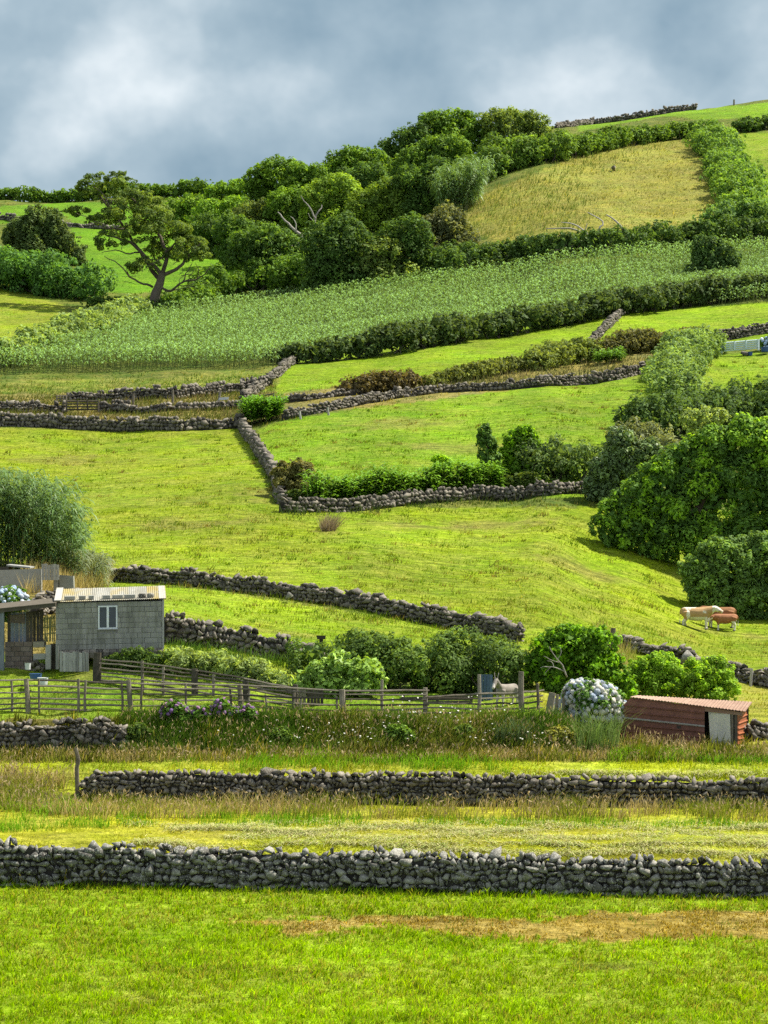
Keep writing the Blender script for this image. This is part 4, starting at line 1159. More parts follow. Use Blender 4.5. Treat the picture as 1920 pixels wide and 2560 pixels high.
# ------------------------------------------------------------------ lone twisted tree
def z1p(x, y): return (x / 1.728, 200 + y / 1.728)
def z2p(x, y): return (960 + x / 1.728, 200 + y / 1.728)
def branch_px(mb, pts, D, r0, r1, rng, conv, wob=.0, dd=0, seg=6):
    n = len(pts)
    P = []
    for k, p in enumerate(pts):
        x, y = conv(*p[:2])
        P.append(at(x, y, D + (p[2] if len(p) > 2 else dd * k / max(n - 1, 1))))
    # smooth the polyline
    Q = []
    for i in range(n - 1):
        a = P[max(i - 1, 0)]; b = P[i]; c = P[i + 1]; d = P[min(i + 2, n - 1)]
        for t in (0, .33, .66):
            Q.append(.5 * ((2 * b) + (c - a) * t + (2 * a - 5 * b + 4 * c - d) * t * t + (3 * b - a - 3 * c + d) * t ** 3) + Vector((rng.uniform(-1, 1), rng.uniform(-1, 1), rng.uniform(-1, 1))) * wob)
    Q.append(P[-1])
    mb.tube(Q, [r0 + (r1 - r0) * i / (len(Q) - 1) for i in range(len(Q))], seg)
    return Q
def lone_tree():
    D = 318.0; rng = random.Random(5); nr = np.random.default_rng(5)
    g = onground(388, D)
    root = empty('lone_tree', g, 'lone gnarled tree with a dark leaning trunk and layered crown on the skyline', 'tree'); root['kind'] = 'thing'
    mb = MB()
    gz = (HY - (HY - g.z / D * FPX)) # unused
    base = ((g.x / D * FPX + CX) * 1.728, (HY - g.z / D * FPX - 200) * 1.728 + 12)
    branch_px(mb, [base, (668, 940), (690, 880), (700, 835)], D, .85, .5, rng, z1p, .03, 0, 9)
    mb.build('trunk', MATS['bark'], root, smooth=True)
    B = [([(700, 845), (650, 790), (610, 740), (560, 700), (500, 680), (420, 660)], .38, .09, -3),
         ([(690, 865), (640, 800), (590, 720), (540, 640), (480, 560), (420, 490)], .36, .08, 3),
         ([(700, 845), (720, 760), (690, 680), (650, 600), (600, 540), (540, 480)], .36, .08, -1),
         ([(700, 845), (760, 820), (800, 780), (830, 740), (870, 700)], .3, .07, -2),
         ([(690, 890), (740, 910), (790, 870), (850, 860), (890, 830), (905, 812)], .2, .05, -4),
         ([(660, 890), (620, 880), (560, 850), (520, 800), (450, 760)], .18, .05, -4),
         ([(715, 760), (760, 700), (800, 650)], .2, .06, 2), ([(790, 870), (812, 820), (830, 790)], .11, .04, -3),
         ([(610, 740), (560, 750), (500, 735), (440, 745)], .14, .04, -3), ([(560, 850), (545, 820), (560, 790)], .08, .03, -3),
         ([(540, 640), (460, 640), (390, 600), (330, 575)], .12, .04, 2), ([(480, 560), (440, 480), (385, 455)], .1, .03, 3),
         ([(650, 600), (600, 600), (545, 560)], .12, .04, 0), ([(740, 910), (790, 900), (840, 880)], .08, .03, -4), ([(850, 860), (860, 820), (845, 790)], .07, .03, -4)]
    for pts, r0, r1, dd in B:
        m2 = MB(); branch_px(m2, pts, D, r0, r1, rng, z1p, .12, dd)
        m2.build('branch', MATS['bark'], root, smooth=True)
    for k in range(34):      # fine crooked twigs under the crown
        x, y = rng.choice(((640, 800), (560, 850), (500, 735), (850, 860), (790, 870), (600, 720), (540, 640), (740, 820), (460, 640), (480, 560)))
        x += rng.uniform(-40, 40); y += rng.uniform(-30, 30); a = rng.uniform(-PI, 0.3)
        pts = [(x, y)]
        for q in range(3):
            a += rng.uniform(-.9, .9); x += math.cos(a) * rng.uniform(14, 30); y += math.sin(a) * rng.uniform(8, 22); pts.append((x, y))
        m2 = MB(); branch_px(m2, pts, D + rng.uniform(-4, 3), .07, .025, rng, z1p, .05, 0, 4); m2.build('twig', MATS['bark'], root)
    CL = [(395, 455, 50, 36, 3), (430, 432, 40, 25, 2), (505, 428, 40, 28, 1), (535, 470, 58, 42, 0), (470, 515, 56, 20, 3), (590, 510, 66, 34, -2), (640, 545, 76, 46, 2),
          (560, 590, 84, 36, -2), (480, 590, 66, 26, 2), (430, 605, 48, 20, 0), (660, 605, 76, 42, -3), (722, 590, 40, 34, 2), (700, 655, 86, 42, 0), (620, 660, 66, 36, -4),
          (540, 650, 56, 26, 2), (480, 685, 56, 24, -3), (450, 712, 40, 17, -3), (740, 705, 76, 38, 2), (800, 722, 66, 36, -2), (842, 705, 40, 32, 0), (690, 745, 56, 30, 3),
          (640, 800, 45, 32, -3), (590, 812, 36, 22, -4), (862, 762, 38, 22, -2), (765, 765, 46, 26, 0), (362, 490, 24, 18, 3), (345, 562, 38, 14, 3), (312, 572, 36, 12, 3)]
    lb = []
    for x, y, rx, ry, dd in CL:
        px, py = z1p(x, y); k = D / FPX
        lb.append((tuple(at(px, py, D + dd)), (rx / 1.728 * k * 1.12, rx / 1.728 * k, ry / 1.728 * k * 1.0)))
    acc = crown_acc(lb, .42, (.036, .062, .02), nr, cover=.95, flat=.35, sub=.42, nsub=20, wid=.4, warmf=.7, warm=(1.5, 1.3, .6), core=False, shell=.5, up=.5)
    link('crown', acc.mesh('crown', MATS['leaf'], g), root)
lone_tree()

def bare(name, label, D, lines, conv, mat='bark_pale', seed=1, cat='dead tree', foot=None):
    rng = random.Random(seed)
    p0 = conv(*lines[0][0][0][:2])
    g = foot if foot is not None else at(p0[0], p0[1], D)
    root = empty(name, g, label, cat); root['kind'] = 'thing'
    for pts, r0, r1, dd in lines:
        mb = MB(); branch_px(mb, pts, D, r0, r1, rng, conv, r0 * .5, dd, 5); mb.build('branch', MATS[mat], root, smooth=True)
    return root
bare('dead_tree', 'pale bare dead tree leaning out of the wood', 352, [
    ([(1335, 760), (1318, 705), (1280, 650), (1232, 605), (1200, 570)], .38, .08, 2), ([(1318, 705), (1270, 715), (1235, 740), (1200, 772), (1170, 758)], .2, .05, -3),
    ([(1300, 690), (1275, 720), (1280, 752), (1310, 735)], .14, .05, -2), ([(1280, 650), (1275, 610), (1255, 590)], .12, .04, 0), ([(1245, 730), (1225, 715), (1195, 730)], .08, .03, -2)], z1p, seed=2)
bare('dead_tree', 'smaller pale dead trunk standing right of the leaning dead tree', 358, [
    ([(1375, 700), (1368, 650), (1362, 600), (1385, 560), (1388, 540)], .28, .06, 1), ([(1362, 600), (1338, 550), (1312, 525), (1300, 500)], .16, .04, 0), ([(1366, 620), (1345, 600), (1330, 575)], .09, .03, -1)], z1p, seed=3)
bare('fallen_branch', 'bare bleached fallen branch lying over the hedge below the hay field', 327, [
    ([(1110, 722), (1060, 695), (1022, 632), (960, 582)], 0.289, 0.085, 2), ([(1045, 716), (960, 692), (880, 665), (800, 640), (700, 642)], 0.255, 0.068, -1),
    ([(960, 692), (930, 645), (946, 612), (880, 572)], 0.204, 0.068, 1), ([(870, 655), (820, 622), (765, 614)], 0.136, 0.051, 0), ([(1000, 700), (950, 715), (905, 690)], 0.136, 0.051, -1), ([(880, 668), (872, 640), (878, 620)], 0.102, 0.051, 0)], z2p, seed=4)
bare('bare_twigs', 'bare grey twigs sticking out of the fig tree', 79.6, [
    ([(790, 540), (770, 490), (740, 455), (715, 410)], .035, .012, -.2), ([(785, 520), (740, 500), (700, 495), (675, 500)], .025, .008, -.3), ([(765, 480), (730, 470), (690, 450)], .02, .008, -.2),
    ([(750, 465), (765, 435), (760, 410)], .018, .008, 0), ([(720, 495), (700, 520), (690, 535)], .016, .006, 0), ([(735, 500), (725, 475), (705, 470)], .014, .006, 0)],
    lambda x, y: (960 + x / 1.728, 1380 + y / 1.728), seed=6, cat='twigs')

# ------------------------------------------------------------------ ginger and other strap-leaved plants
def strap_plants(name, label, pts, n, hgt, L, w, col, seed, spread=.5, cat='plants'):
    rng = np.random.default_rng(seed)
    W = []
    for p in pts:
        g = onground(p[0], p[1] if p[1] < 700 else hit(p[0], p[1]).y + 1.9); W.append((g.x, g.y, g.z))
    W = np.array(W); s = np.concatenate([[0], np.cumsum(np.hypot(*(W[1:, :2] - W[:-1, :2]).T))])
    t = rng.uniform(0, s[-1], n)
    X = np.interp(t, s, W[:, 0]) + rng.normal(size=n) * spread * .3; Y = np.interp(t, s, W[:, 1]) + rng.normal(size=n) * spread
    Z = zfun(X, Y)
    g = Vector((X.mean(), Y.mean(), z1(X.mean(), Y.mean())))
    root = empty(name, g, label, cat); root['kind'] = 'thing'
    acc = Acc(); mb = MB()
    m = 11
    H = hgt * rng.uniform(.6, 1.1, n) * (.75 + .5 * vnoise(X * .5, Y * .5, seed))
    lean = rng.normal(size=(n, 2)) * .18
    for k in range(m):
        f = .25 + .75 * k / (m - 1)
        P = np.stack([X + lean[:, 0] * H * f, Y + lean[:, 1] * H * f, Z + H * f], 1)
        az = rng.uniform(0, 2 * PI, n)
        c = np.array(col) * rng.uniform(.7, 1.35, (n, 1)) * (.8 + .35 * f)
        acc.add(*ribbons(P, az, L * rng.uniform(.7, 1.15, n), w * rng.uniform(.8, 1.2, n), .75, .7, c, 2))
    st = np.array([0, 0, 0.])
    o = link('leaves', acc.mesh('leaves', MATS['leaf_glossy'], g), root); o['kind'] = 'stuff'
    for i in range(0, n, 3):
        a = Vector((X[i], Y[i], Z[i] - .05)); mb.tube([a, a + Vector((lean[i, 0] * H[i], lean[i, 1] * H[i], H[i]))], [.02, .01], 3)
    o = mb.build('stems', MATS['cane_stem'], root); o['kind'] = 'stuff'
    return root
strap_plants('ginger_hedge', 'row of bright ginger plants on top of the shaded middle wall',
             [(770, 1277), (830, 1276), (960, 1268), (1100, 1254), (1190, 1246), (1250, 1242)], 640, 2.1, .8, .19, (.14, .28, .02), 310, .45, 'hedge')
strap_plants('ginger_bush', 'leafy bright green ginger bush where the far stone walls meet', [(612, 200), (650, 199.5), (700, 199)], 240, 2.1, .95, .2, (.12, .26, .015), 311, .8, 'bush')
strap_plants('ginger_plants', 'leafy green plants in the hedge below the climbing wall', [(1490, 229), (1560, 230)], 60, 1.6, .8, .18, (.13, .26, .03), 312, .6)
hedge('undergrowth', 'dark undergrowth behind the row of ginger plants', [(x_, 0, 34, hit(x_, y_).y + 3.2) for x_, y_ in ((720, 1278), (830, 1276), (960, 1268), (1100, 1254), (1190, 1246), (1340, 1238))], .3, (.04, .065, .02), 313, cat='bush', wfac=.6)

# ------------------------------------------------------------------ maize
def maize():
    rng = np.random.default_rng(320)
    poly = [f for f in FIELDS if f[0] == 'corn'][0][5]
    x0, y0 = poly.min(0); x1, y1 = poly.max(0)
    X0, Y0 = [], []
    yy = np.arange(y0, y1, 1.25)
    for y in yy:
        xa, xb = max(x0, -.205 * y), min(x1, .215 * y)
        if xb <= xa: continue
        x = np.arange(xa, xb, .38)
        X0.append(x + rng.normal(size=len(x)) * .08); Y0.append(y + x * .06 + rng.normal(size=len(x)) * .07)
    X = np.concatenate(X0); Y = np.concatenate(Y0)
    m = inside(poly, X, Y)
    X, Y = X[m], Y[m]
    # keep clear of the hedge-side verge
    n = len(X); Z = zfun(X, Y)
    band = vnoise(X * .045, (Y - .3 * X) * .33, 41) * .65 + vnoise(X * .12, (Y - .3 * X) * .8, 42) * .35
    band = np.where((Y < 240) & (X < -11), 1.0 + .15 * band, band)      # sturdier plants along the front headland
    H = 2.2 * rng.uniform(.85, 1.1, n) * (.62 + .55 * band)
    acc = Acc()
    pal = np.array([.17, .29, .09])
    for k in range(4):
        f = .38 + .6 * k / 3
        az = rng.uniform(0, 2 * PI, n)
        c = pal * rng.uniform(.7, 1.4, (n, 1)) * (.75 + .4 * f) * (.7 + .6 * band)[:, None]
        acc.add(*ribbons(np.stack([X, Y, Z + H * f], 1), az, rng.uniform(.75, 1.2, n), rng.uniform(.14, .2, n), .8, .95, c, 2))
    V, F, C = blades(X, Y, Z, H * rng.uniform(.98, 1.22, n), np.full(n, .07), np.tile((.14, .17, .06), (n, 1)), rng, .05, 0)
    acc.add(V, F, C)
    o = link('maize', acc.mesh('maize', MATS['leaf_glossy']))
    tag(o, 'field of tall green maize below the ridge wood', None, None, 'stuff')
    return n
maize()

# ------------------------------------------------------------------ long grasses, hay, flowers
def long_grass(name, label, poly, n, hgt, cols, seed, lean=.35, w=.012, wmin=.7, thr=None, seedheads=0, fscale=.6, jit=0):
    rng = np.random.default_rng(seed)
    X, D, px, py = scatter_px(n, poly, rng, jit)
    if thr is not None:
        m = fbm(X * fscale, D * fscale, seed) + rng.uniform(-.12, .12, len(X)) > thr
        X, D = X[m], D[m]
    Z = zfun(X, D) - .02
    h = hgt * rng.uniform(.45, 1.15, len(X)) * (.6 + .8 * fbm(X * .9, D * .9, seed + 1))
    cols = np.array(cols)
    pick = np.clip((fbm(X * .5, D * .5, seed + 5) - .3) * 2.4 * len(cols) / 2 + rng.normal(size=len(X)) * .7, 0, len(cols) - 1).astype(int)
    c = cols[pick] * rng.uniform(.7, 1.25, (len(X), 1))
    ww = np.maximum(w, wmin * 2.5 / FPX * D) * rng.uniform(.7, 1.3, len(X))
    acc = Acc()
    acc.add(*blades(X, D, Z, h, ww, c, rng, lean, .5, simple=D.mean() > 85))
    if seedheads:
        k = rng.uniform(0, 1, len(X)) < seedheads
        V, F, C = leaf_quads(np.stack([X[k] + .15 * h[k], D[k] - .05 * h[k], Z[k] + h[k] * 1.02], 1), unit(rng, k.sum()), .1 + .1 * rng.uniform(0, 1, k.sum()), .3, np.tile((.38, .30, .17), (k.sum(), 1)), rng, droop=-1.5)
        acc.add(V, F, C)
    o = link(name, acc.mesh(name, MATS['straw']))
    return tag(o, label, None, None, 'stuff')
STRAW = [(.24, .29, .03), (.44, .36, .13), (.54, .43, .19), (.48, .37, .17)]
OLV = [(.09, .18, .016), (.14, .22, .022), (.22, .24, .035), (.40, .33, .09)]
GRN = [(.18, .38, .012), (.23, .42, .014), (.28, .40, .02)]
long_grass('straw_grass', 'tall straw coloured grass at the foot of the second wall', [(560, 2006), (2240, 2024), (2240, 2064), (1500, 2056), (700, 2050), (560, 2035)], 12000, .5, STRAW, 330, .5, thr=.4, seedheads=.2)
long_grass('straw_grass', 'thin straw coloured grass at the left end of the second wall', [(230, 1995), (600, 2005), (600, 2045), (400, 2050), (230, 2040)], 3000, .42, STRAW, 331, .5, seedheads=.15)
long_grass('straw_grass', 'bushy straw coloured tufts left of the second wall', [(-20, 1935), (200, 1945), (285, 2000), (270, 2060), (120, 2040), (-20, 2030)], 5200, .5, STRAW, 332, .6, thr=.42, seedheads=.15)
long_grass('green_weeds', 'leafy bright green weeds left of the second wall', [(-20, 2000), (200, 2010), (300, 2050), (260, 2075), (-20, 2085)], 4000, .3, GRN, 333, .7, thr=.4)
long_grass('green_weeds', 'bright green grass tufts in front of the straw grass', [(290, 2040), (1960, 2058), (1960, 2075), (290, 2068)], 6000, .28, GRN, 334, .5, thr=.42)
long_grass('bank_grass', 'olive and straw long grass covering the bank below the pen', [(300, 1790), (1480, 1795), (1480, 1880), (300, 1890)], 30000, .48, OLV, 335, .6, seedheads=.06)
long_grass('bank_grass', 'dry long grass below the bank and the red hut', [(-20, 1868), (400, 1880), (1480, 1870), (2240, 1872), (2240, 1906), (1400, 1906), (-20, 1908)], 16000, .3, STRAW[:3] + [(.2, .24, .03)], 336, .5, seedheads=.15)
long_grass('bank_grass', 'dark weeds in front of the low retaining wall', [(100, 1862), (420, 1850), (420, 1885), (60, 1886)], 3000, .5, [(.05, .09, .02), (.08, .12, .03), (.15, .14, .05)], 337, .6)
long_grass('green_weeds', 'bright green grass tufts behind the second wall', [(300, 1895), (1300, 1895), (1300, 1930), (300, 1926)], 9000, .34, GRN, 338, .6, thr=.5, jit=60, fscale=.35)
long_grass('green_weeds', 'bright green grass in front of the red hut', [(1560, 1884), (1960, 1880), (1960, 1912), (1500, 1912)], 5000, .36, GRN, 339, .6, thr=.47, jit=40, fscale=.4)
long_grass('straw_grass', 'tall seeding grass along the front of the red hut', [(1545, 1868), (1760, 1880), (1760, 1888), (1545, 1878)], 600, .6, STRAW, 340, .5, seedheads=.5)
long_grass('straw_grass', 'tall dry grass below the cane clump', [(60, 1420), (270, 1425), (270, 1475), (60, 1490)], 4200, 1.0, STRAW[1:], 341, .5)
long_grass('straw_grass', 'dry grass in the lane between the far walls', [(-20, 995), (700, 985), (700, 1050), (-20, 1052)], 9000, .6, [(.14, .17, .03), (.26, .22, .09), (.32, .26, .12)], 342, .5, wmin=.8)
long_grass('straw_grass', 'dry grass verge below the maize', [(-20, 966), (690, 938), (690, 975), (-20, 990)], 5000, .35, [(.13, .24, .02), (.2, .25, .04), (.34, .30, .11)], 343, .5, wmin=.8)
long_grass('straw_grass', 'pale dry grass along the right part of the lane', [(1060, 955), (1500, 905), (1680, 890), (1660, 930), (1340, 965), (1060, 985)], 6000, .7, [(.12, .15, .04), (.22, .20, .09), (.28, .24, .13)], 344, .5, wmin=.8)
HAYC = [(.17, .24, .04), (.26, .27, .06), (.40, .35, .11)]
long_grass('straw_grass', 'golden standing grass over the left of the hay field', [(1150, 520), (1250, 470), (1450, 390), (1620, 352), (1700, 348), (1600, 400), (1470, 440), (1460, 560), (1250, 605), (1180, 580)], 13000, .95, HAYC, 345, .4, wmin=.8, jit=90)
long_grass('straw_grass', 'cut straw lying in streaks over the right of the hay field', [(1460, 440), (1620, 380), (1760, 350), (1820, 420), (1825, 540), (1620, 565), (1440, 580)], 9000, .35, [(.22, .24, .06), (.40, .36, .14), (.48, .42, .18)], 351, .9, wmin=.9, thr=.4, fscale=.3, jit=40)
long_grass('straw_grass', 'dry grass at the gap beside the tumbled wall', [(1490, 1560), (1560, 1600), (1600, 1660), (1540, 1680), (1480, 1620)], 1800, .7, STRAW, 346, .5)
long_grass('bank_grass', 'rough grass and weeds along the foot of the dark shed wall', [(415, 1612), (830, 1672), (830, 1690), (415, 1640)], 3500, .5, [(.10, .2, .02), (.14, .22, .04), (.22, .22, .08)], 347, .5)
long_grass('straw_grass', 'dry grass along the long diagonal wall', [(250, 1452), (560, 1476), (1000, 1546), (1300, 1606), (1300, 1625), (1000, 1568), (560, 1494), (250, 1468)], 4500, .4, [(.16, .22, .03), (.28, .25, .09), (.32, .28, .12)], 348, .5, thr=.4)
long_grass('fringe_grass', 'grass blades fringing the foot of the nearest wall', [(-280, 2208), (960, 2228), (2220, 2248), (2220, 2260), (960, 2242), (-280, 2220)], 7000, .24, [(.15, .27, .012), (.2, .29, .02), (.3, .28, .08)], 349, .5)

long_grass('bank_grass', 'dark weeds growing against the shaded middle wall', [(700, 1279), (960, 1269), (1190, 1248), (1480, 1236), (1480, 1250), (1190, 1262), (960, 1284), (700, 1292)], 3000, .8, [(.05, .09, .02), (.09, .13, .03), (.16, .15, .06)], 352, .6, wmin=.8, thr=.42)
def hay_rows():
    rng = np.random.default_rng(350)
    acc = Acc()
    for (y0, y1, xa, n, hh) in ((2078, 2072, 420, 9000, .2), (2094, 2092, 560, 5000, .12), (2112, 2110, 330, 7000, .2), (2126, 2134, 1000, 3500, .14), (2062, 2062, 300, 2500, .1), (1934, 1938, 1250, 3000, .14)):
        px = rng.uniform(xa, 2230, n); py = y0 + (y1 - y0) * px / 1920 + rng.normal(size=n) * 4 + 5 * np.sin(px * .013 + y0)
        X, D, ok = px_ground(px, py); X, D = X[ok], D[ok]
        k = fbm(X * .8, D * 1.2, int(y0)) ; m = k + rng.uniform(-.2, .2, len(X)) > .36; X, D, k = X[m], D[m], k[m]
        Z = zfun(X, D) + np.clip((k - .3), 0, 1) * hh * rng.uniform(0, 2.0, len(X))
        n2 = len(X)
        c = np.array([.56, .53, .26]) * rng.uniform(.55, 1.2, (n2, 1)) * np.where(rng.uniform(0, 1, (n2, 1)) < .3, np.array([[.7, .95, .5]]), np.array([[1, 1, 1]]))
        acc.add(*ribbons(np.stack([X, D, Z], 1), rng.uniform(0, 2 * PI, n2), rng.uniform(.2, .6, n2), rng.uniform(.014, .028, n2), .3, .38, c, 2))
    o = link('hay', acc.mesh('hay', MATS['straw']))
    tag(o, 'pale cut hay lying in rows between the two nearest walls', None, None, 'stuff')
hay_rows()

def flowers(name, label, poly, n, size, col, seed, lift, mat='petal', thr=.45):
    rng = np.random.default_rng(seed)
    X, D, px, py = scatter_px(n, poly, rng)
    m = fbm(X * .7, D * .7, seed) + rng.uniform(-.15, .15, len(X)) > thr
    X, D = X[m], D[m]; n = len(X)
    P = np.stack([X, D - .15, zfun(X, D) + lift * rng.uniform(.5, 1.2, n)], 1)
    N = np.tile((0, -.45, 1.), (n, 1)) + rng.normal(size=(n, 3)) * .3; N /= np.linalg.norm(N, axis=1)[:, None]
    acc = Acc()
    for a in range(2):
        acc.add(*leaf_quads(P, N, size * rng.uniform(.6, 1.2, n), .9, np.tile(col, (n, 1)), rng, 0.05, 0))
    V, F, C = blades(P[:, 0], P[:, 1], P[:, 2] - lift * .7, np.full(n, lift * .7), np.full(n, .012), np.tile((.13, .2, .04), (n, 1)), rng, .1, 0)
    acc.add(V, F, C)
    return tag(link(name, acc.mesh(name, MATS[mat])), label, None, None, 'stuff')
flowers('wild_flowers', 'small white wild carrot flowers scattered over the bank', [(600, 1840), (1300, 1835), (1450, 1870), (1300, 1890), (650, 1885), (420, 1870)], 150, .075, (.75, .74, .66), 360, .5)
flowers('wild_flowers', 'small white flowers along the pen fence', [(980, 1760), (1300, 1770), (1300, 1815), (960, 1825)], 90, .08, (.75, .74, .66), 361, .45, thr=.4)

# ------------------------------------------------------------------ block shed
def m_block():
    t = NT('concrete_block')
    r = t.rnd(); n = t.noise(1.6, 4, .65, 'World', (1, 1, .35)); n2 = t.noise(3.0, 3, .6, 'World', (2.2, 1, .16)); n3 = t.noise(45, 3, .6, 'World')
    f = t.math('ADD', t.math('MULTIPLY', n, .75), t.math('MULTIPLY', r, .25))
    c = t.ramp(f, [(.22, (.19, .19, .175)), (.5, (.29, .288, .265)), (.78, (.38, .37, .34))])
    c = t.mix(c, t.ramp(n2, [(.3, (.6, .6, .54)), (.55, 1.0), (.75, (1.15, 1.1, 1.02))]), .85, 'MULTIPLY')
    c = t.mix(c, t.ramp(n3, [(.3, .75), (.7, 1.2)]), .7, 'MULTIPLY')
    return t.fin(t.bsdf(c, .95, .1, t.bump(n3, .6, .02)))
m_block()
m_simple('block_mortar', (.17, .168, .155), (.25, .245, .23), 14, .95, .1)
m_simple('old_brick', (.12, .09, .078), (.21, .17, .15), 6, .95, .1)
m_simple('roof_sheet', (.19, .175, .13), (.30, .295, .27), 2.2, .7, .3, (1, .25, 1), .2, 0, (.29, .23, .08))
m_simple('dark_glass', (.02, .024, .03), (.05, .06, .075), 3, .12, .6)
m_simple('pale_paint', (.25, .235, .21), (.4, .385, .36), 4, .8, .2)
m_simple('blue_paint', (.05, .08, .14), (.11, .16, .24), 4, .7, .2)
m_simple('blue_plastic', (.03, .07, .22), (.05, .12, .34), 3, .4, .4)
m_simple('white_plastic', (.5, .52, .55), (.7, .72, .74), 3, .5, .4)
m_simple('pale_blue_wood', (.14, .16, .19), (.27, .29, .33), 6, .9, .1, (1, 1, .2))

def block_shed():
    D = 83.0; k = D / FPX
    A = at(139, 1626, D - .25); B = at(410, 1620, D + .22)
    ex = (B - A); Lw = ex.length; ex.normalize(); ey = Vector((-ex.y, ex.x, 0)).normalized(); ez = Vector((0, 0, 1))
    HL, HR = 119 * k, 121 * k
    g = Vector((A.x, D, A.z))
    root = empty('block_shed', g, 'small grey concrete block shed with a white two pane window', 'shed'); root['kind'] = 'thing'
    dep = 2.6
    W = lambda a, d, h: A + ex * a + ey * d + ez * h
    # inner shell (mortar)
    mb = MB()
    wx0, wx1, wz0, wz1 = (244 - 139) * k, (292 - 139) * k, (1626 - 1574) * k - .02, (1626 - 1517) * k
    def slab(x0, x1, z0, z1_, d0=.02, d1=.16):
        mb.prism([W(x0, d0, z0), W(x1, d0, z0), W(x1, d0, z1_), W(x0, d0, z1_)], ey * (d1 - d0))
    hm = min(HL, HR) - .01
    slab(.01, wx0, -.25, hm); slab(wx1, Lw - .01, -.25, hm); slab(wx0 - .001, wx1 + .001, -.25, wz0); slab(wx0 - .001, wx1 + .001, wz1, hm)
    mb.build('mortar_wall', MATS['block_mortar'], root)
    mb = MB(); mb.prism([W(0.01, .17, -.25), W(.01, dep, -.25), W(.01, dep, HL + .25), W(.01, .17, HL - .01)], ex * .15)
    mb.build('side_wall', MATS['concrete'], root)
    mb = MB(); mb.prism([W(Lw - .16, .17, -.25), W(Lw - .16, dep, -.25), W(Lw - .16, dep, HR + .25), W(Lw - .16, .17, HR - .01)], ex * .15)
    mb.build('side_wall', MATS['concrete'], root)
    mb = MB(); mb.prism([W(.02, dep + .01, -.25), W(Lw - .02, dep + .01, -.25), W(Lw - .02, dep + .01, HR + .24), W(.02, dep + .01, HL + .24)], ey * .12)
    mb.build('rear_wall', MATS['concrete'], root)
    # blocks
    rng = random.Random(3)
    ch = .2; n = 9; bl = .5
    for r in range(n):
        z0 = r * ch + .006; z1_ = min((r + 1) * ch - .006, HL - .004)
        x = -(bl / 2 if r % 2 else .12) + .1 * (r % 3)
        while x < Lw:
            a, b = max(x + .006, 0), min(x + bl - .006, Lw - .07)
            x += bl
            if b - a < .06: continue
            parts = [(a, b)]
            if z1_ > wz0 + .02 and z0 < wz1 - .02:
                parts = []
                if a < wx0 - .02: parts.append((a, min(b, wx0 - .005)))
                if b > wx1 + .02: parts.append((max(a, wx1 + .005), b))
            for (p, q) in parts:
                if q - p < .05: continue
                m2 = MB(); j = rng.uniform(-.006, .006)
                c = W((p + q) / 2, .075 + j, (z0 + z1_) / 2)
                R3 = Matrix((ex, ey, ez)).transposed()
                m2.box(c, (q - p, .15, z1_ - z0), R3).build('concrete_block', MATS['concrete_block'], root, bevel=.008)
    # corner strip, foundation, window
    MB().box(W(Lw - .03, .06, HR / 2 - .05), (.07, .2, HR + .1), Matrix((ex, ey, ez)).transposed()).build('corner_strip', MATS['pale_paint'], root)
    m2 = MB()
    for i in range(16):
        m2.tube([W(Lw * i / 16, .1, -.16), W(Lw * (i + 1) / 16 - .02, .1, -.16)], [.2, .22], 6)
    m2.build('foundation', MATS['basalt_brown'], root)
    win = MB()
    t = .055
    cx, cz, w, h = (wx0 + wx1) / 2, (wz0 + wz1) / 2, wx1 - wx0, wz1 - wz0
    R3 = Matrix((ex, ey, ez)).transposed()
    win.box(W(cx, .03, wz1 - t / 2), (w, .09, t), R3); win.box(W(cx, .03, wz0 + t / 2), (w, .09, t), R3)
    win.box(W(wx0 + t / 2, .032, cz), (t, .088, h - 2 * t), R3); win.box(W(wx1 - t / 2, .032, cz), (t, .088, h - 2 * t), R3)
    win.box(W(cx, .028, cz), (t * 1.5, .096, h - 2 * t), R3)
    fr = win.build('window', MATS['white_frame'], root)
    for s in (-1, 1):
        p = MB().box(W(cx + s * w / 4, .05, cz), (w / 2 - t * 1.2, .02, h - 2 * t + .01), R3).build('pane', MATS['dark_glass'], None)
        p.parent = fr; p.matrix_parent_inverse.identity(); p.location = -g
    MB().box(W(cx, -.01, wz0 - .02), (w + .06, .1, .03), R3).build('window_sill', MATS['concrete'], root)
    # corrugated roof: five sheets
    y0, y1 = -.1, dep + .15
    ns = 6
    rise = lambda d: .03 + (d - y0) / (y1 - y0) * .50
    for s in range(ns):
        a0, a1 = -.05 + (Lw + .1) * s / ns, -.05 + (Lw + .1) * (s + 1) / ns + .03
        m = 30
        V = []; F = []
        for i in range(m + 1):
            a = a0 + (a1 - a0) * i / m
            z = math.sin(a / .075 * 2 * PI) * .014
            ht = HL + (HR - HL) * a / Lw
            for d in (y0, y1):
                V.append(W(a, d, ht + rise(d) + z + .004 * s))
        for i in range(m): F.append((2 * i, 2 * i + 2, 2 * i + 3, 2 * i + 1))
        nv = len(V)
        V += [v - Vector((0, 0, .008)) for v in V]
        F += [tuple(nv + q for q in f[::-1]) for f in F]
        for i in range(m): F.append((2 * i, nv + 2 * i, nv + 2 * i + 2, 2 * i + 2))
        MB().add(V, F).build('roof_sheet', MATS['roof_sheet'], root)
    for a in (-.02, Lw - .16):
        MB().box(W(a + .1, (y0 + y1) / 2, (HL + HR) / 2 + rise((y0 + y1) / 2) + .03), (.26, (y1 - y0) * 1.0, .03), R3 @ Matrix.Rotation(math.atan2(.5, y1 - y0), 3, 'X')).build('verge_tile', MATS['pale_paint'], root)
    # blocks weighing down the sheets: loose, so each is a thing
    spans = [(605, 705), (740, 802), (830, 880), (960, 1036), (1052, 1152), (1163, 1266), (1295, 1370), (1380, 1446)]
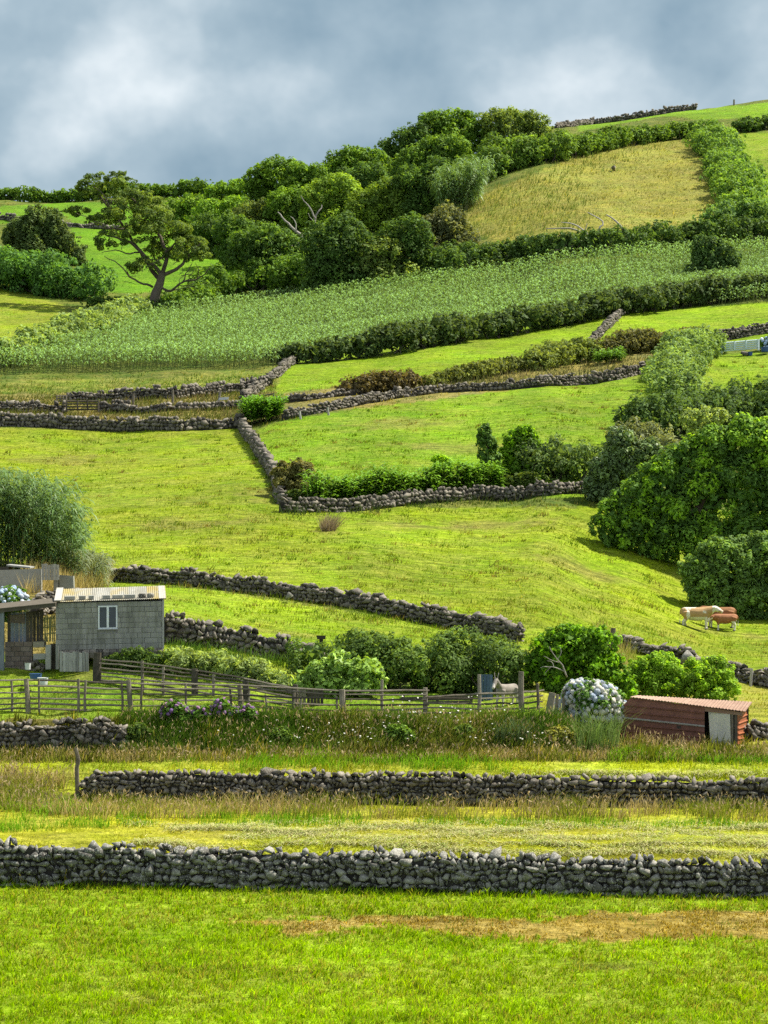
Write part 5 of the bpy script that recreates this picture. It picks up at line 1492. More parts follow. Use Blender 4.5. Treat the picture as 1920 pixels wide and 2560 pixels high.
    nm = ['first', 'second', 'third', 'fourth', 'fifth', 'sixth', 'seventh', 'eighth']
    for i, (x0, x1) in enumerate(spans):
        a = ((x0 + x1) / 2 / 3.77 - 139) * k; w = (x1 - x0) / 3.77 * k
        ht = HL + (HR - HL) * a / Lw
        m2 = MB()
        if i < 6:
            m2.box(W(a, .18, ht + rise(.18) + .092), (w, .2, .14), R3 @ Matrix.Rotation(.1, 3, 'X'))
            o = m2.build('roof_block', MATS['concrete'], None, bevel=.012)
            tag(o, '%s loose block from the left weighing down the block shed roof' % nm[i], 'block', 'blocks on the shed roof')
        else:
            c = W(a, .2, ht + rise(.2) + .085)
            m2.tube([c + Vector((0, 0, -.07)), c + Vector((0, 0, -.02)), c + Vector((0, 0, .05)), c + Vector((0, 0, .09))], [w * .42, w * .5, w * .5, w * .4], 12)
            o = m2.build('roof_stone', MATS['basalt'], None)
            tag(o, '%s round stone weighing down the right end of the block shed roof' % ('left' if i == 6 else 'right'), 'stone', 'blocks on the shed roof')
        o['kind'] = 'thing'
block_shed()

def lean_to():
    D = 82.7; k = D / FPX
    P = lambda x, y, d=0: at(x / 3.77, 1400 + y / 3.77, D + d)
    g = onground(60, D)
    root = empty('lean_to', g, 'ramshackle plank lean-to with a thin sloping roof left of the block shed', 'lean-to'); root['kind'] = 'thing'
    rng = random.Random(8)
    MB().prism([P(-150, 478, -.3), P(522, 408, -.3), P(522, 440, -.3), P(-150, 512, -.3)], (0, 1.9, .22)).build('roof', MATS['dark_wood'], root)
    MB().prism([P(-150, 470, -.32), P(522, 402, -.32), P(522, 410, -.32), P(-150, 480, -.32)], (0, 1.95, .22)).build('roof_sheet', MATS['dark_wood'], root)
    MB().box(P(18, 770, -.15), (.17, .17, 2.3)).build('post', MATS['pale_blue_wood'], root)
    x = 70
    while x < 400:
        w = rng.uniform(26, 40)
        m = 'pale_blue_wood' if 85 < x < 235 else 'dark_wood'
        top = 500 - (x - 60) * .08
        MB().prism([P(x, top, .6 + rng.uniform(0, .04)), P(x + w, top, .6), P(x + w, 790, .6), P(x, 790, .6)], (0, .03, 0)).build('plank', MATS[m], root)
        x += w + rng.uniform(1, 4)
    MB().prism([P(90, 520, .55), P(230, 510, .55), P(235, 600, .55), P(95, 590, .55)], (0, .03, 0)).build('rusty_sheet', MATS['old_brick'], root)
    # low brick wall under it
    for r in range(6):
        y0 = 770 + r * 46; x = 45 - (30 if r % 2 else 0)
        while x < 300:
            a, b = max(x, 45), min(x + 88, 305)
            if b - a > 12:
                m2 = MB(); m2.prism([P(a + 2, y0 + 2, .2 + rng.uniform(-.015, .015)), P(b - 2, y0 + 2, .2), P(b - 2, y0 + 43, .2), P(a + 2, y0 + 43, .2)], (0, .2, 0)).build('brick', MATS['old_brick'], root)
            x += 90
    MB().prism([P(48, 774, .23), P(302, 774, .23), P(302, 1044, .23), P(48, 1044, .23)], (0, .15, 0)).build('mortar_wall', MATS['mortar'], root)
    MB().prism([P(308, 770, .1), P(415, 768, .1), P(418, 820, .1), P(312, 825, .1)], (0, .5, 0)).build('metal_box', MATS['weathered_wood'], root)
    MB().prism([P(312, 885, .12), P(425, 880, .12), P(425, 935, .12), P(312, 940, .12)], (0, .3, 0)).build('stone_ledge', MATS['concrete'], root)
    MB().prism([P(428, 800, -.05), P(478, 800, -.05), P(478, 1030, -.05), P(428, 1030, -.05)], (0, .2, 0)).build('concrete_post', MATS['concrete'], root)
    MB().prism([P(480, 790, .2), P(520, 790, .2), P(520, 1030, .2), P(480, 1030, .2)], (0, .2, 0)).build('dark_post', MATS['dark_wood'], root)
    # cane lattice in the gap
    for i in range(9):
        x0 = 415 + i * 12
        MB().tube([P(x0, 510 + rng.uniform(0, 30), .5), P(x0 + rng.uniform(-15, 25), 770, .5)], .022, 5).build('cane', MATS['cane_stem'], root)
    for y in (560, 640, 700): MB().tube([P(405, y, .47), P(525, y - 15, .47)], .02, 5).build('cane', MATS['cane_stem'], root)
    # leaning stick
    MB().tube([P(330, 480, .3), P(390, 700, .25), P(420, 790, .2)], .025, 5).build('stick', MATS['dark_wood'], root)
    # rubble under the ledge
    for i in range(12):
        o = link('stone', stone_me(rng.randrange(14), 'basalt_brown'), root)
        o.location = P(rng.uniform(290, 430), rng.uniform(960, 1040), rng.uniform(.1, .3)) - g
        o.scale = (rng.uniform(.18, .3),) * 2 + (rng.uniform(.15, .22),); o.rotation_euler = (rng.uniform(0, 3), rng.uniform(0, 3), rng.uniform(0, 3))
lean_to()

def plank_panel(name, label, pts, D, n, mat, seed, cat, back=True, jag=8, scale=3.77, org=(0, 1400), dd=0, thick=.03):
    """pts = (x0, x1, ytop, ybottom) in zoomed pixels: a panel of vertical boards"""
    rng = random.Random(seed)
    P = lambda x, y, d=0: at(org[0] + x / scale, org[1] + y / scale, D + d)
    x0, x1, yt, yb = pts
    g = P((x0 + x1) / 2, yb)
    root = empty(name, g, label, cat); root['kind'] = 'thing'
    w = (x1 - x0) / n
    for i in range(n):
        t = yt + rng.uniform(-jag, jag); a = x0 + i * w + rng.uniform(0, .08) * w; b = x0 + (i + 1) * w - rng.uniform(.02, .1) * w
        d = rng.uniform(-.015, .015) + dd * i
        MB().prism([P(a, t, d), P(b, t + rng.uniform(-jag, jag) * .4, d), P(b + rng.uniform(-1, 1), yb, d), P(a, yb, d)], (0, thick, 0)).build('plank', MATS[mat], root)
    if back:
        for y in (yt + (yb - yt) * .25, yt + (yb - yt) * .75):
            MB().prism([P(x0, y - 6, .06), P(x1, y - 6, .06), P(x1, y + 6, .06), P(x0, y + 6, .06)], (0, .03, 0)).build('cross_rail', MATS['dark_wood'], root)
    return root
plank_panel('plank_gate', 'weathered grey vertical plank gate in front of the block shed', (560, 836, 868, 1052), 82.2, 9, 'grey_plank', 1, 'gate')
plank_panel('plank_post', 'narrow grey board standing at the left corner of the block shed', (522, 552, 800, 1030), 82.3, 1, 'grey_plank', 2, 'board', back=False)
plank_panel('plank_hatch', 'pale board hatch on the grey concrete wall by the cane clump', (392, 556, 40, 190), 101, 6, 'pale_paint', 3, 'hatch')
def conc_wall():
    D = 101.5
    P = lambda x, y, d=0: at(x / 3.77, 1400 + y / 3.77, D + d)
    g = onground(50, D)
    root = empty('concrete_wall', g, 'grey concrete wall topped with loose boards below the cane clump', 'wall'); root['kind'] = 'thing'
    MB().prism([P(-200, 100), P(390, 82), P(390, 420), P(-200, 420)], (0, .3, 0)).build('wall', MATS['concrete'], root)
    MB().prism([P(60, 44, .1), P(285, 66, .1), P(285, 80, .1), P(60, 58, .1)], (0, 1.2, .05)).build('board', MATS['grey_plank'], root)
    MB().prism([P(-100, 70, .1), P(80, 62, .1), P(80, 88, .1), P(-100, 98, .1)], (0, 1.0, .0)).build('board', MATS['dark_wood'], root)
    MB().prism([P(560, 140), P(690, 150), P(700, 420), P(560, 420)], (0, .4, 0)).build('coping_block', MATS['concrete'], root)
    MB().prism([P(505, 140), P(550, 140), P(552, 420), P(505, 420)], (0, .3, 0)).build('gate_pier', MATS['concrete'], root)
conc_wall()
def tub(name, label, px, py, D, r, h, mat, cat='tub', n=14):
    c = at(px, py, D)
    mb = MB()
    up = Vector((0, 0, 1))
    mb.tube([c, c + up * .01, c + up * h, c + up * (h + .012), c + up * (h - .02)], [r * .8, r * .84, r, r * 1.05, r * .93], n)
    o = mb.build(name, MATS[mat], None, c)
    tag(o, label, cat); o['kind'] = 'thing'
    return o
tub('bucket', 'small white bucket below the plank lean-to', 69.5, 1674, 82.2, .12, .24, 'white_plastic', 'bucket')
tub('tub', 'blue plastic tub on the grass in front of the lean-to', 89, 1697, 80.2, .24, .18, 'blue_plastic')
tub('tub', 'white plastic tub behind the left part of the pen fence', 107, 1712, 79.2, .2, .25, 'white_plastic')

# ------------------------------------------------------------------ red tin hut
m_simple('red_tin', (.125, .05, .036), (.25, .105, .075), 2.5, .6, .35, None, .2, 0, None, 12)
m_simple('sunlit_tin', (.24, .07, .028), (.36, .12, .05), 2.5, .6, .3, None, .2)  # hut tin tinted brighter and more orange for sunlight on the end wall
m_simple('rust_roof', (.22, .13, .095), (.36, .25, .19), 2.0, .75, .25, None, .2)
m_simple('pale_door', (.32, .32, .30), (.58, .56, .48), 1.6, .8, .2)
def red_hut():
    DL, DC, DR = 77.3, 75.3, 77.4
    def fx(t): return 1548 + (1843 - 1548) * t
    def Fp(t, py, off=0):   # point on the front plane: t 0..1 along, photo row
        D = DL + (DC - DL) * t + off
        return at(fx(t), py, D)
    g = onground(1700, 76.3)
    root = empty('tin_hut', g, 'low red corrugated tin hut with a pale door and a sloping rusty roof', 'hut'); root['kind'] = 'thing'
    S = lambda x, y: (1520 + x / 4.1475, 1690 + y / 4.1475)
    tt = lambda x: (S(x, 0)[0] - 1548) / (1843 - 1548)
    rows_l = [225, 300, 370, 432, 502, 570, 640, 740]
    rows_r = [320, 385, 452, 522, 578, 634, 690, 770]
    t1 = tt(1000)
    for i in range(7):
        la, lb_, ra, rb = rows_l[i], rows_l[i + 1], rows_r[i], rows_r[i + 1]
        t0 = tt(235 if i == 0 else 165 - i * 6); t0b = tt(165 - (i + 1) * 6)
        pa, pb, pc, pd = Fp(t0, S(0, la)[1]), Fp(t1, S(0, ra)[1]), Fp(t1, S(0, rb)[1]), Fp(t0b, S(0, lb_)[1])
        mb = MB(); mb.prism([pa, pb, pc, pd], (0.01, .02, 0)).build('tin_sheet', MATS['red_tin'], root)
        # raised rib along the joint
        if i:
            mb = MB(); off = Vector((0, -.025, 0))
            mb.tube([pa + off, pb + off], .028 if i != 3 else .034, 6).build('batten' if i == 3 else 'rib', MATS['pale_paint' if i == 3 else 'red_tin'], root)
            mid1 = pa.lerp(pd, .5); mid2 = pb.lerp(pc, .5)
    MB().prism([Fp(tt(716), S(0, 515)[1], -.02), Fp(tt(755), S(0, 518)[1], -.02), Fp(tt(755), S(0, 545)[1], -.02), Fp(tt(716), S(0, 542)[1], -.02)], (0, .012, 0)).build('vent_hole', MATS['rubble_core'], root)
    # door bay
    MB().prism([Fp(tt(1003), S(0, 320)[1], -.03), Fp(tt(1400), S(0, 378)[1], -.03), Fp(tt(1385), S(0, 410)[1], -.03), Fp(tt(1003), S(0, 366)[1], -.03)], (0, .03, 0)).build('fascia', MATS['rust_roof'], root)
    MB().prism([Fp(tt(1042), S(0, 368)[1], .06), Fp(tt(1265), S(0, 398)[1], -.05), Fp(tt(1275), S(0, 775)[1], -.05), Fp(tt(1065), S(0, 745)[1], .06)], (0, .03, 0)).build('door', MATS['pale_door'], root)
    for a, b, m in ((985, 1003, 'dark_wood'), (1268, 1300, 'weathered_wood'), (1312, 1342, 'dark_wood')):
        MB().prism([Fp(tt(a), S(0, 366)[1], .0), Fp(tt(b), S(0, 372)[1], .0), Fp(tt(b), S(0, 770)[1], .0), Fp(tt(a), S(0, 765)[1], .0)], (0, .08, 0)).build('post', MATS[m], root)
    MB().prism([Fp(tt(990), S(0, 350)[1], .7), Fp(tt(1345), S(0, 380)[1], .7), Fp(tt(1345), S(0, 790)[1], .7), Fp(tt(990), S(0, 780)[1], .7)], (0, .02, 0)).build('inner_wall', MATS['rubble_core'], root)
    # right end wall: hut tin with sunlight painted into its colour, sloping ribs
    C = at(1843, 1784, DC); Bk = at(1866, 1772, DR)
    Cb = at(1843, 1860, DC); Bb = at(1867, 1858, DR)
    for i in range(6):
        f0, f1 = i / 6, (i + 1) / 6
        a, b, c, d = C.lerp(Cb, f0), Bk.lerp(Bb, f0), Bk.lerp(Bb, f1), C.lerp(Cb, f1)
        MB().prism([a, b, c, d], (.02, .004, 0)).build('side_sheet', MATS['sunlit_tin'], root)
        if i: MB().tube([a + Vector((.03, -.01, 0)), b + Vector((.03, 0, 0))], .03, 6).build('rib', MATS['sunlit_tin'], root)
    MB().box(at(1869, 1812, DR - .05), (.07, .07, 1.35)).build('corner_post', MATS['dark_wood'], root)
    # rear and left walls close the hut
    L0 = Fp(tt(165), S(0, 300)[1]); Lb = L0 + Vector((.25, 2.2, .1))
    MB().prism([L0, Lb, Vector((Lb.x, Lb.y, g.z)), Vector((L0.x, L0.y, g.z))], (.02, 0, 0)).build('end_wall', MATS['red_tin'], root)
    MB().prism([Lb, Bk + Vector((0, .05, 0)), Vector((Bk.x, Bk.y + .05, g.z)), Vector((Lb.x, Lb.y, g.z))], (0, .02, 0)).build('rear_wall', MATS['red_tin'], root)
    # roof: corrugated, four sheets
    a0, a1 = Fp(tt(225), S(0, 214)[1], -.12), Fp(tt(1418), S(0, 366)[1], -.12)
    b0 = at(*S(300, 200), DL + 1.9); b1 = at(*S(1490, 268), DR + .25)
    ns = 4
    for s in range(ns):
        V, F = [], []; m = 22
        for i in range(m + 1):
            f = (s + i / m * 1.02) / ns
            z = Vector((0, 0, math.sin(i / m * 2 * PI * 9) * .016 + .005 * (s % 2)))
            V += [a0.lerp(a1, f) + z, b0.lerp(b1, f) + z]
        for i in range(m): F.append((2 * i, 2 * i + 2, 2 * i + 3, 2 * i + 1))
        nv = len(V); V += [v - Vector((0, 0, .02)) for v in V]
        F += [tuple(nv + q for q in f[::-1]) for f in F]
        for i in range(m): F.append((2 * i, nv + 2 * i, nv + 2 * i + 2, 2 * i + 2)); F.append((2 * i + 1, 2 * i + 3, nv + 2 * i + 3, nv + 2 * i + 1))
        F += [(0, 1, nv + 1, nv), (2 * m, nv + 2 * m, nv + 2 * m + 1, 2 * m + 1)]
        MB().add(V, F).build('roof_sheet', MATS['rust_roof'], root)
red_hut()

# ------------------------------------------------------------------ fences
def fence(name, label, posts, rails, seed, group=None):
    """posts: (px, py_top, py_base, radius_m, D[, lean_px, mat]); rails: polylines of (px, py, D)"""
    rng = random.Random(seed)
    p0 = posts[len(posts) // 2]
    g = onground(p0[0], p0[4])
    root = empty(name, g, label, 'fence', group); root['kind'] = 'thing'
    for p in posts:
        D = p[4]; ln = p[5] if len(p) > 5 else rng.uniform(-2, 2); mt = p[6] if len(p) > 6 else 'weathered_wood'
        a = onground(p[0], D) - Vector((0, 0, .15)); b = at(p[0] + ln, p[1], D)
        m = a.lerp(b, .5) + Vector((rng.uniform(-.03, .03), 0, 0))
        MB().tube([a, m, b], [p[3] * 1.3, p[3] * 1.2, p[3] * 1.1], 8).build('post', MATS[mt], root, smooth=False)
    for r in rails:
        for i in range(len(r) - 1):
            a, b = at(*r[i]), at(*r[i + 1])
            rr = .039 + rng.uniform(-.005, .008)
            mids = [a.lerp(b, t) + Vector((0, rng.uniform(-.02, .02), rng.uniform(-.022, .022))) for t in (.25, .5, .75)]
            d = (b - a).normalized() * rng.uniform(.05, .2)
            off = Vector((0, -.05 if rng.random() < .7 else .05, 0))
            MB().tube([a - d + off] + [m + off for m in mids] + [b + d + off], [rr * .9, rr, rr * 1.05, rr, rr * .8], 5, .8).build('rail', MATS['weathered_wood' if rng.random() < .75 else 'dark_wood'], root)
    return root
def near_rails():
    out = []
    for ys in ([1702, 1700, 1708, 1712, 1727, 1726], [1719, 1714, 1722, 1722, 1736, 1736], [1733, 1729, 1735, 1737, 1748, 1750], [1748, 1744, 1750, 1751, 1763, 1762], [1760, 1758, 1765, 1765, 1777, 1771], [1773, 1771, 1778, 1780, 1789, 1782]):
        xs = [-20, 71, 328, 602, 858, 1064]
        out.append([(x, y, 76.95 + .1 * math.sin(i)) for i, (x, y) in enumerate(zip(xs, ys))])
    return out
fence('pole_fence', 'long rustic pole fence along the front of the pen',
      [(30, 1703, 1780, .035, 77), (71, 1697, 1780, .075, 76.9, -6), (98, 1697, 1775, .03, 77), (196, 1697, 1786, .04, 76.9), (213, 1700, 1788, .04, 76.9), (306, 1710, 1790, .035, 76.95), (328, 1700, 1782, .075, 77, -7),
       (354, 1710, 1792, .035, 76.9), (464, 1709, 1790, .035, 77), (576, 1718, 1790, .035, 77), (602, 1711, 1778, .075, 77.1, -4), (625, 1722, 1790, .03, 77), (664, 1737, 1792, .03, 77), (736, 1726, 1795, .04, 77), (753, 1742, 1800, .03, 76.9),
       (843, 1740, 1815, .035, 76.9), (858, 1724, 1818, .095, 76.8, -3), (956, 1699, 1800, .045, 77), (1064, 1719, 1790, .07, 77)], near_rails(), 1)
rr = []
for ys in ([1742, 1734, 1730, 1726], [1746, 1747, 1744, 1739], [1757, 1760, 1757, 1754], [1769, 1772, 1770, 1769], [1782, 1783, 1781, 1779]):
    rr.append([(x, y, D) for x, y, D in zip([1070, 1196, 1305, 1352], ys, [77, 77.1, 77.1, 77.2])])
fence('pole_fence', 'right part of the pole fence with two tall posts in front of the donkey',
      [(1196, 1686, 1790, .055, 77.1), (1305, 1679, 1800, .085, 77.0, -2), (1345, 1708, 1800, .045, 77.1)], rr, 2)
fence('gate_posts', 'cluster of stout leaning posts left of the white hydrangea',
      [(1372, 1732, 1812, .11, 76.9, 9), (1388, 1736, 1800, .05, 77.2, 6), (1413, 1724, 1790, .06, 77.4, -3), (1427, 1718, 1770, .055, 77.9, -4)], [[(1340, 1800, 77), (1374, 1802, 76.95)]], 3)
bk = []
for y0, y1, y2, y3 in ((1647, 1658, 1676, 1721), (1657, 1668, 1684, 1727), (1669, 1679, 1693, 1735), (1679, 1689, 1705, 1745), (1689, 1699, 1716, 1756), (1699, 1709, 1728, 1766), (1709, 1720, 1739, 1776)):
    bk.append([(243, y0, 80.6), (357, y1, 79.8), (487, y2, 79.0), (614, (y2 + y3) / 2 - 2, 78.3), (738, y3, 77.7)])
fence('pole_fence', 'dark pole fence running back to the plank gate inside the pen',
      [(243, 1632, 1720, .13, 80.6, 1, 'dark_wood'), (357, 1652, 1716, .05, 79.8), (410, 1666, 1728, .045, 79.5), (487, 1672, 1748, .1, 79.0, 0, 'dark_wood'), (532, 1686, 1750, .045, 78.8), (614, 1702, 1776, .1, 78.3, 0, 'dark_wood'), (738, 1711, 1785, .09, 77.7, 0, 'dark_wood')], bk, 4)
# pen fittings
plank_panel('board_panel', 'weathered grey board panel behind the middle of the pole fence', (865, 946, 275, 515), 78.2, 3, 'weathered_wood', 5, 'panel', scale=3.318, org=(480, 1640))
plank_panel('slatted_hurdle', 'dark slatted hurdle beside the weathered board panel', (952, 1092, 272, 455), 78.4, 5, 'dark_wood', 6, 'hurdle', scale=3.318, org=(480, 1640))
plank_panel('blue_door', 'faded blue door leaning against the thicket behind the donkey', (865, 970, 155, 395), 80.9, 4, 'blue_paint', 7, 'door', scale=3.318, org=(940, 1640), jag=3)
plank_panel('board_panel', 'narrow dark board right of the faded blue door', (1035, 1072, 245, 330), 80.9, 1, 'dark_wood', 8, 'board', scale=3.318, org=(940, 1640), back=False)
plank_panel('white_hurdle', 'short white slatted hurdle between the leaning posts and the hydrangea', (1478, 1600, 350, 490), 77.6, 4, 'white_plastic', 9, 'hurdle', scale=3.318, org=(940, 1640))
def pen_wall():
    g = onground(1090, 80.4)
    root = empty('plank_wall', g, 'low brown plank wall at the back of the pen under the thicket', 'wall'); root['kind'] = 'thing'
    for i in range(3):
        y = 1743 + i * 11
        MB().prism([at(1000, y, 80.4), at(1180, y - 3, 80.4), at(1180, y + 7, 80.4), at(1000, y + 10, 80.4)], (0, .05, 0)).build('plank', MATS['dark_wood'], root)
    for x in (1005, 1090, 1175): MB().prism([at(x, 1738, 80.46), at(x + 7, 1738, 80.46), at(x + 7, 1785, 80.46), at(x, 1785, 80.46)], (0, .1, 0)).build('post', MATS['dark_wood'], root)
pen_wall()
def trough():
    a = at(991, 1782, 77.8); b = at(1054, 1780, 77.8)
    mb = MB(); h = .2
    mb.prism([a, b, b + Vector((0, 0, -h)), a + Vector((0, 0, -h))], (0, .05, 0)); mb.prism([a + Vector((0, .05, 0)), b + Vector((0, .05, 0)), b + Vector((0, .45, .02)), a + Vector((0, .45, .02))], (0, 0, -.03))
    o = mb.build('trough', MATS['white_plastic'], None, a); tag(o, 'pale metal trough on the ground behind the pole fence', 'trough'); o['kind'] = 'thing'
trough()
def stick(name, label, pts, r, mat, cat='post', group=None, n=8):
    P = [at(*p) if p[1] is not None else onground(p[0], p[2]) - Vector((0, 0, .1)) for p in pts]
    rad = r if hasattr(r, '__len__') else [r * 1.05] + [r] * (len(P) - 2) + [r * .9]
    o = MB().tube(P, rad, n).build(name, MATS[mat], None, P[0])
    tag(o, label, cat, group); o['kind'] = 'thing'
    return o
stick('leaning_post', 'crooked wooden post at the left end of the second wall', [(194, None, 70.9), (192, 1920, 70.9), (196, 1900, 70.9), (189, 1870, 70.9)], .07, 'weathered_wood')
stick('log', 'bleached log on the grass in front of the pole fence', [(1100, 1809, 76.4), (1125, 1812, 76.4), (1150, 1811, 76.4)], .05, 'bark_pale', 'log')
stick('marker_post', 'short post at the broken end of the tumbled wall', [(1533, None, 103), (1533, 1570, 103)], .13, 'weathered_wood')
stick('marker_post', 'thin pale post in front of the tumbled wall at the right', [(1876, None, 98), (1878, 1690, 98), (1880, 1671, 98)], .06, 'pale_paint')
stick('marker_post', 'tiny post on the bright skyline at the top right', [(1835, None, 512), (1835, 249, 512)], .22, 'weathered_wood')
stick('timber_pole', 'bare pole leaning beside the right end of the red tin hut', [(1868, 1832, 77.2), (1890, 1845, 77.0), (1905, 1858, 76.6)], .04, 'bark_pale', 'pole')
stick('timber_pole', 'bare pole lying flat beside the right end of the red tin hut', [(1874, 1856, 76.9), (1900, 1857, 76.8), (1925, 1857, 76.7)], .04, 'bark_pale', 'pole')
for px, yt, D, lb in ((432, 974, 212, 'tallest'), (333, 984, 212, 'leftmost'), (545, 976, 213, 'slanted'), (320, 986, 211, None)):
    if lb: stick('lane_post', '%s of the thin fence posts in the dry lane' % lb, [(px, None, D), (px + (6 if lb == 'slanted' else 0), yt, D)], .12, 'weathered_wood', 'post', 'posts in the lane')
for px, yt, D, lb in ((752, 1028, 196, 'left'), (822, 1018, 197, 'right')):
    stick('field_post', '%s of two pale posts against the curving wall' % lb, [(px, None, D), (px - 3, yt, D)], .1, 'pale_paint', 'post', 'posts by the curving wall')
for px, yt, D, lb in ((652, 1085, 183, 'upper'), (668, 1110, 177, 'lower')):
    stick('field_post', '%s of two dark posts beside the downhill wall' % lb, [(px, None, D), (px - 6, yt, D)], .07, 'dark_wood', 'post', 'posts by the downhill wall')
def stump():
    c = onground(803, 91.5)
    mb = MB(); mb.box(c + Vector((0, 0, .16)), (.16, .16, .4)); mb.box(c + Vector((0, 0, .42)), (.36, .3, .14), None, .02, random.Random(2))
    o = mb.build('feeding_post', MATS['dark_wood'], None, c); tag(o, 'small dark capped post alone in the field behind the dark shed wall', 'post'); o['kind'] = 'thing'
stump()
def rock(name, label, px, py, D, s, mat='basalt', cat='rock', i=0):
    o = link(name, stone_me(i, mat), None, at(px, py, D)); o.scale = s; o.rotation_euler = (.2, .1, i)
    tag(o, label, cat); o['kind'] = 'thing'
rock('boulder', 'big pale boulder on top of the tumbled wall', 1718, 1640, 99.6, (.6, .5, .5), i=3)
rock('boulder', 'lone pale stone below the long diagonal wall', 724, 1490, 109, (.5, .4, .45), i=5)
rock('boulder', 'dark rock lying below the pale metal gate', 1861, 886, 237, (.9, .6, .7), 'basalt_far', i=6)
rock('dark_heap', 'small dark heap in the golden hay field', 1651, 425, 405, (2.2, 1.2, .8), 'basalt_far', 'heap', 7)
rock('dark_heap', 'faint brown heap left of the dark heap in the hay field', 1535, 420, 400, (1.8, 1.0, .6), 'basalt_brown', 'heap', 8)
long_grass('dry_tuft', 'pale dry tuft alone in the wide mown field', [(800, 1318), (842, 1318), (838, 1330), (804, 1330)], 420, 1.1, [(.24, .19, .12), (.30, .24, .16)], 370, .7, .02)

# ------------------------------------------------------------------ far gates
def gate(name, label, xs, ytop, ybot, D, nr, mat, r, cat='gate', slope=0, ends=True):
    x0, x1 = xs
    g = at((x0 + x1) / 2, (ytop + ybot) / 2 , D)
    g = Vector((g.x, g.y, z1(g.x, g.y)))
    root = empty(name, g, label, cat); root['kind'] = 'thing'
    dy = lambda x: slope * (x - x0) / (x1 - x0)
    for i in range(nr):
        y = ytop + (ybot - ytop) * i / (nr - 1)
        MB().tube([at(x0, y + dy(x0), D), at(x1, y + dy(x1), D)], r, 6).build('rail', MATS[mat], root)
    for f in (0, .35, .66, 1):
        x = x0 + (x1 - x0) * f
        e = 6 if f in (0, 1) and ends else 0
        MB().tube([at(x, ytop - 2 + dy(x), D - .07), at(x, ybot + e + dy(x), D - .07)], r * 1.2, 6).build('upright', MATS[mat], root)
    return root
m_simple('galvanised', (.45, .55, .62), (.62, .70, .76), 3, .4, .4)
gate('timber_gate', 'small far timber gate in the gap of the lane wall', (166, 246), 1003, 1024, 208, 4, 'dark_wood', .07)
gate('timber_gate', 'short far timber hurdle left of the dark maize wall', (142, 166), 990, 1003, 212, 3, 'weathered_wood', .06)
gate('timber_gate', 'tilted far timber gate above the ginger bush', (610, 684), 994, 1004, 206, 2, 'dark_wood', .07, slope=-9)
gate('metal_gate', 'pale blue metal field gate at the right edge', (1804, 1896), 858, 878, 237, 5, 'galvanised', .085, slope=-8)
o_ = MB().prism([at(548, 994, 210), at(572, 992, 210), at(570, 999, 210), at(546, 1000, 210)], (0, .2, 0)).build('white_sheet', MATS['white_plastic'], None, at(560, 996, 210))
tag(o_, 'small white sheet propped by the lane wall', 'sheet'); o_['kind'] = 'thing'
tub('tub', 'blue tub beside the pale metal gate at the right edge', 1913, 880, 237, .5, .5, 'blue_plastic')
tub('tub', 'small dark blue drum at the foot of the pale metal gate', 1876, 889, 237, .25, .4, 'blue_plastic')

# ------------------------------------------------------------------ hydrangeas
def m_petal(name, c0, c1, c2):
    t = NT(name); r = t.rnd(); n = t.noise(9, 2, .5, 'Object'); n3 = t.noise(40, 2, .5, 'Object')
    c = t.ramp(t.math('ADD', t.math('MULTIPLY', r, .7), t.math('MULTIPLY', n, .3)), [(.15, c0), (.5, c1), (.85, c2)])
    c = t.mix(c, t.ramp(n3, [(.35, .7), (.65, 1.15)]), .8, 'MULTIPLY')
    return t.fin(t.bsdf(c, .8, .15, t.bump(n3, .8, .03)))
m_petal('hydrangea_pale', (.36, .43, .56), (.60, .60, .56), (.70, .66, .57))
m_petal('hydrangea_blue', (.34, .46, .68), (.50, .58, .70), (.66, .70, .74))
m_petal('hydrangea_purple', (.16, .09, .26), (.30, .17, .36), (.42, .22, .36))
def head_mesh(mat, seed):
    rng = np.random.default_rng(seed); V, F = ico()
    V = V * (1 + .12 * rng.normal(size=(len(V), 1))) * np.array([1, 1, .82])
    return mesh_np('flower_head', V, F, MATS[mat])
def hydrangea(name, label, D, lst, n, hr, mat, seed, leafcol=(.04, .085, .02), sun_only=True):
    rng = np.random.default_rng(seed)
    lb = lobes_px(D, lst)
    g = onground(lst[0][0], D)
    root = empty(name, g, label, 'hydrangea'); root['kind'] = 'thing'
    lb2 = [(c, tuple(np.array(r) * .9)) for c, r in lb]
    acc = crown_acc(lb2, .16, leafcol, rng, cover=1.0, wid=.7)
    link('foliage', acc.mesh('foliage', MATS['leaf'], g), root)
    hm = [head_mesh(mat, seed + k) for k in range(4)]
    pts = []
    LC = np.array([l[0] for l in lb]); LR = np.array([l[1] for l in lb])
    tries = 0
    while len(pts) < n and tries < 9000:
        tries += 1
        k = rng.integers(len(lb)); d = unit(rng, 1)[0]
        if d[1] > .45 or d[2] < -.5: continue
        p = LC[k] + d * LR[k]
        if ((((p - LC) / (LR * .97)) ** 2).sum(1) < .95).any(): continue
        if p[2] < g.z + .15: continue
        if pts and np.min(np.linalg.norm(np.array(pts) - p, axis=1)) < hr * 1.22: continue
        pts.append(p)
    for p in pts:
        o = link('flower_head', hm[rng.integers(4)], root); o.location = Vector(p) - g
        s = hr * rng.uniform(.8, 1.2); o.scale = (s, s, s); o.rotation_euler = tuple(rng.uniform(0, 6, 3))
    return root
hydrangea('hydrangea_bush', 'big rounded bush of white and pale blue hydrangea beside the red tin hut', 77.6,
          [(1490, 1768, 66, 62), (1448, 1742, 40, 40), (1522, 1778, 42, 50), (1470, 1795, 54, 44)], 260, .118, 'hydrangea_pale', 380)
hydrangea('hydrangea_bush', 'pale blue hydrangea bush behind the lean-to roof at the left edge', 86, [(20, 1508, 52, 38), (-40, 1505, 50, 40)], 80, .115, 'hydrangea_blue', 381)
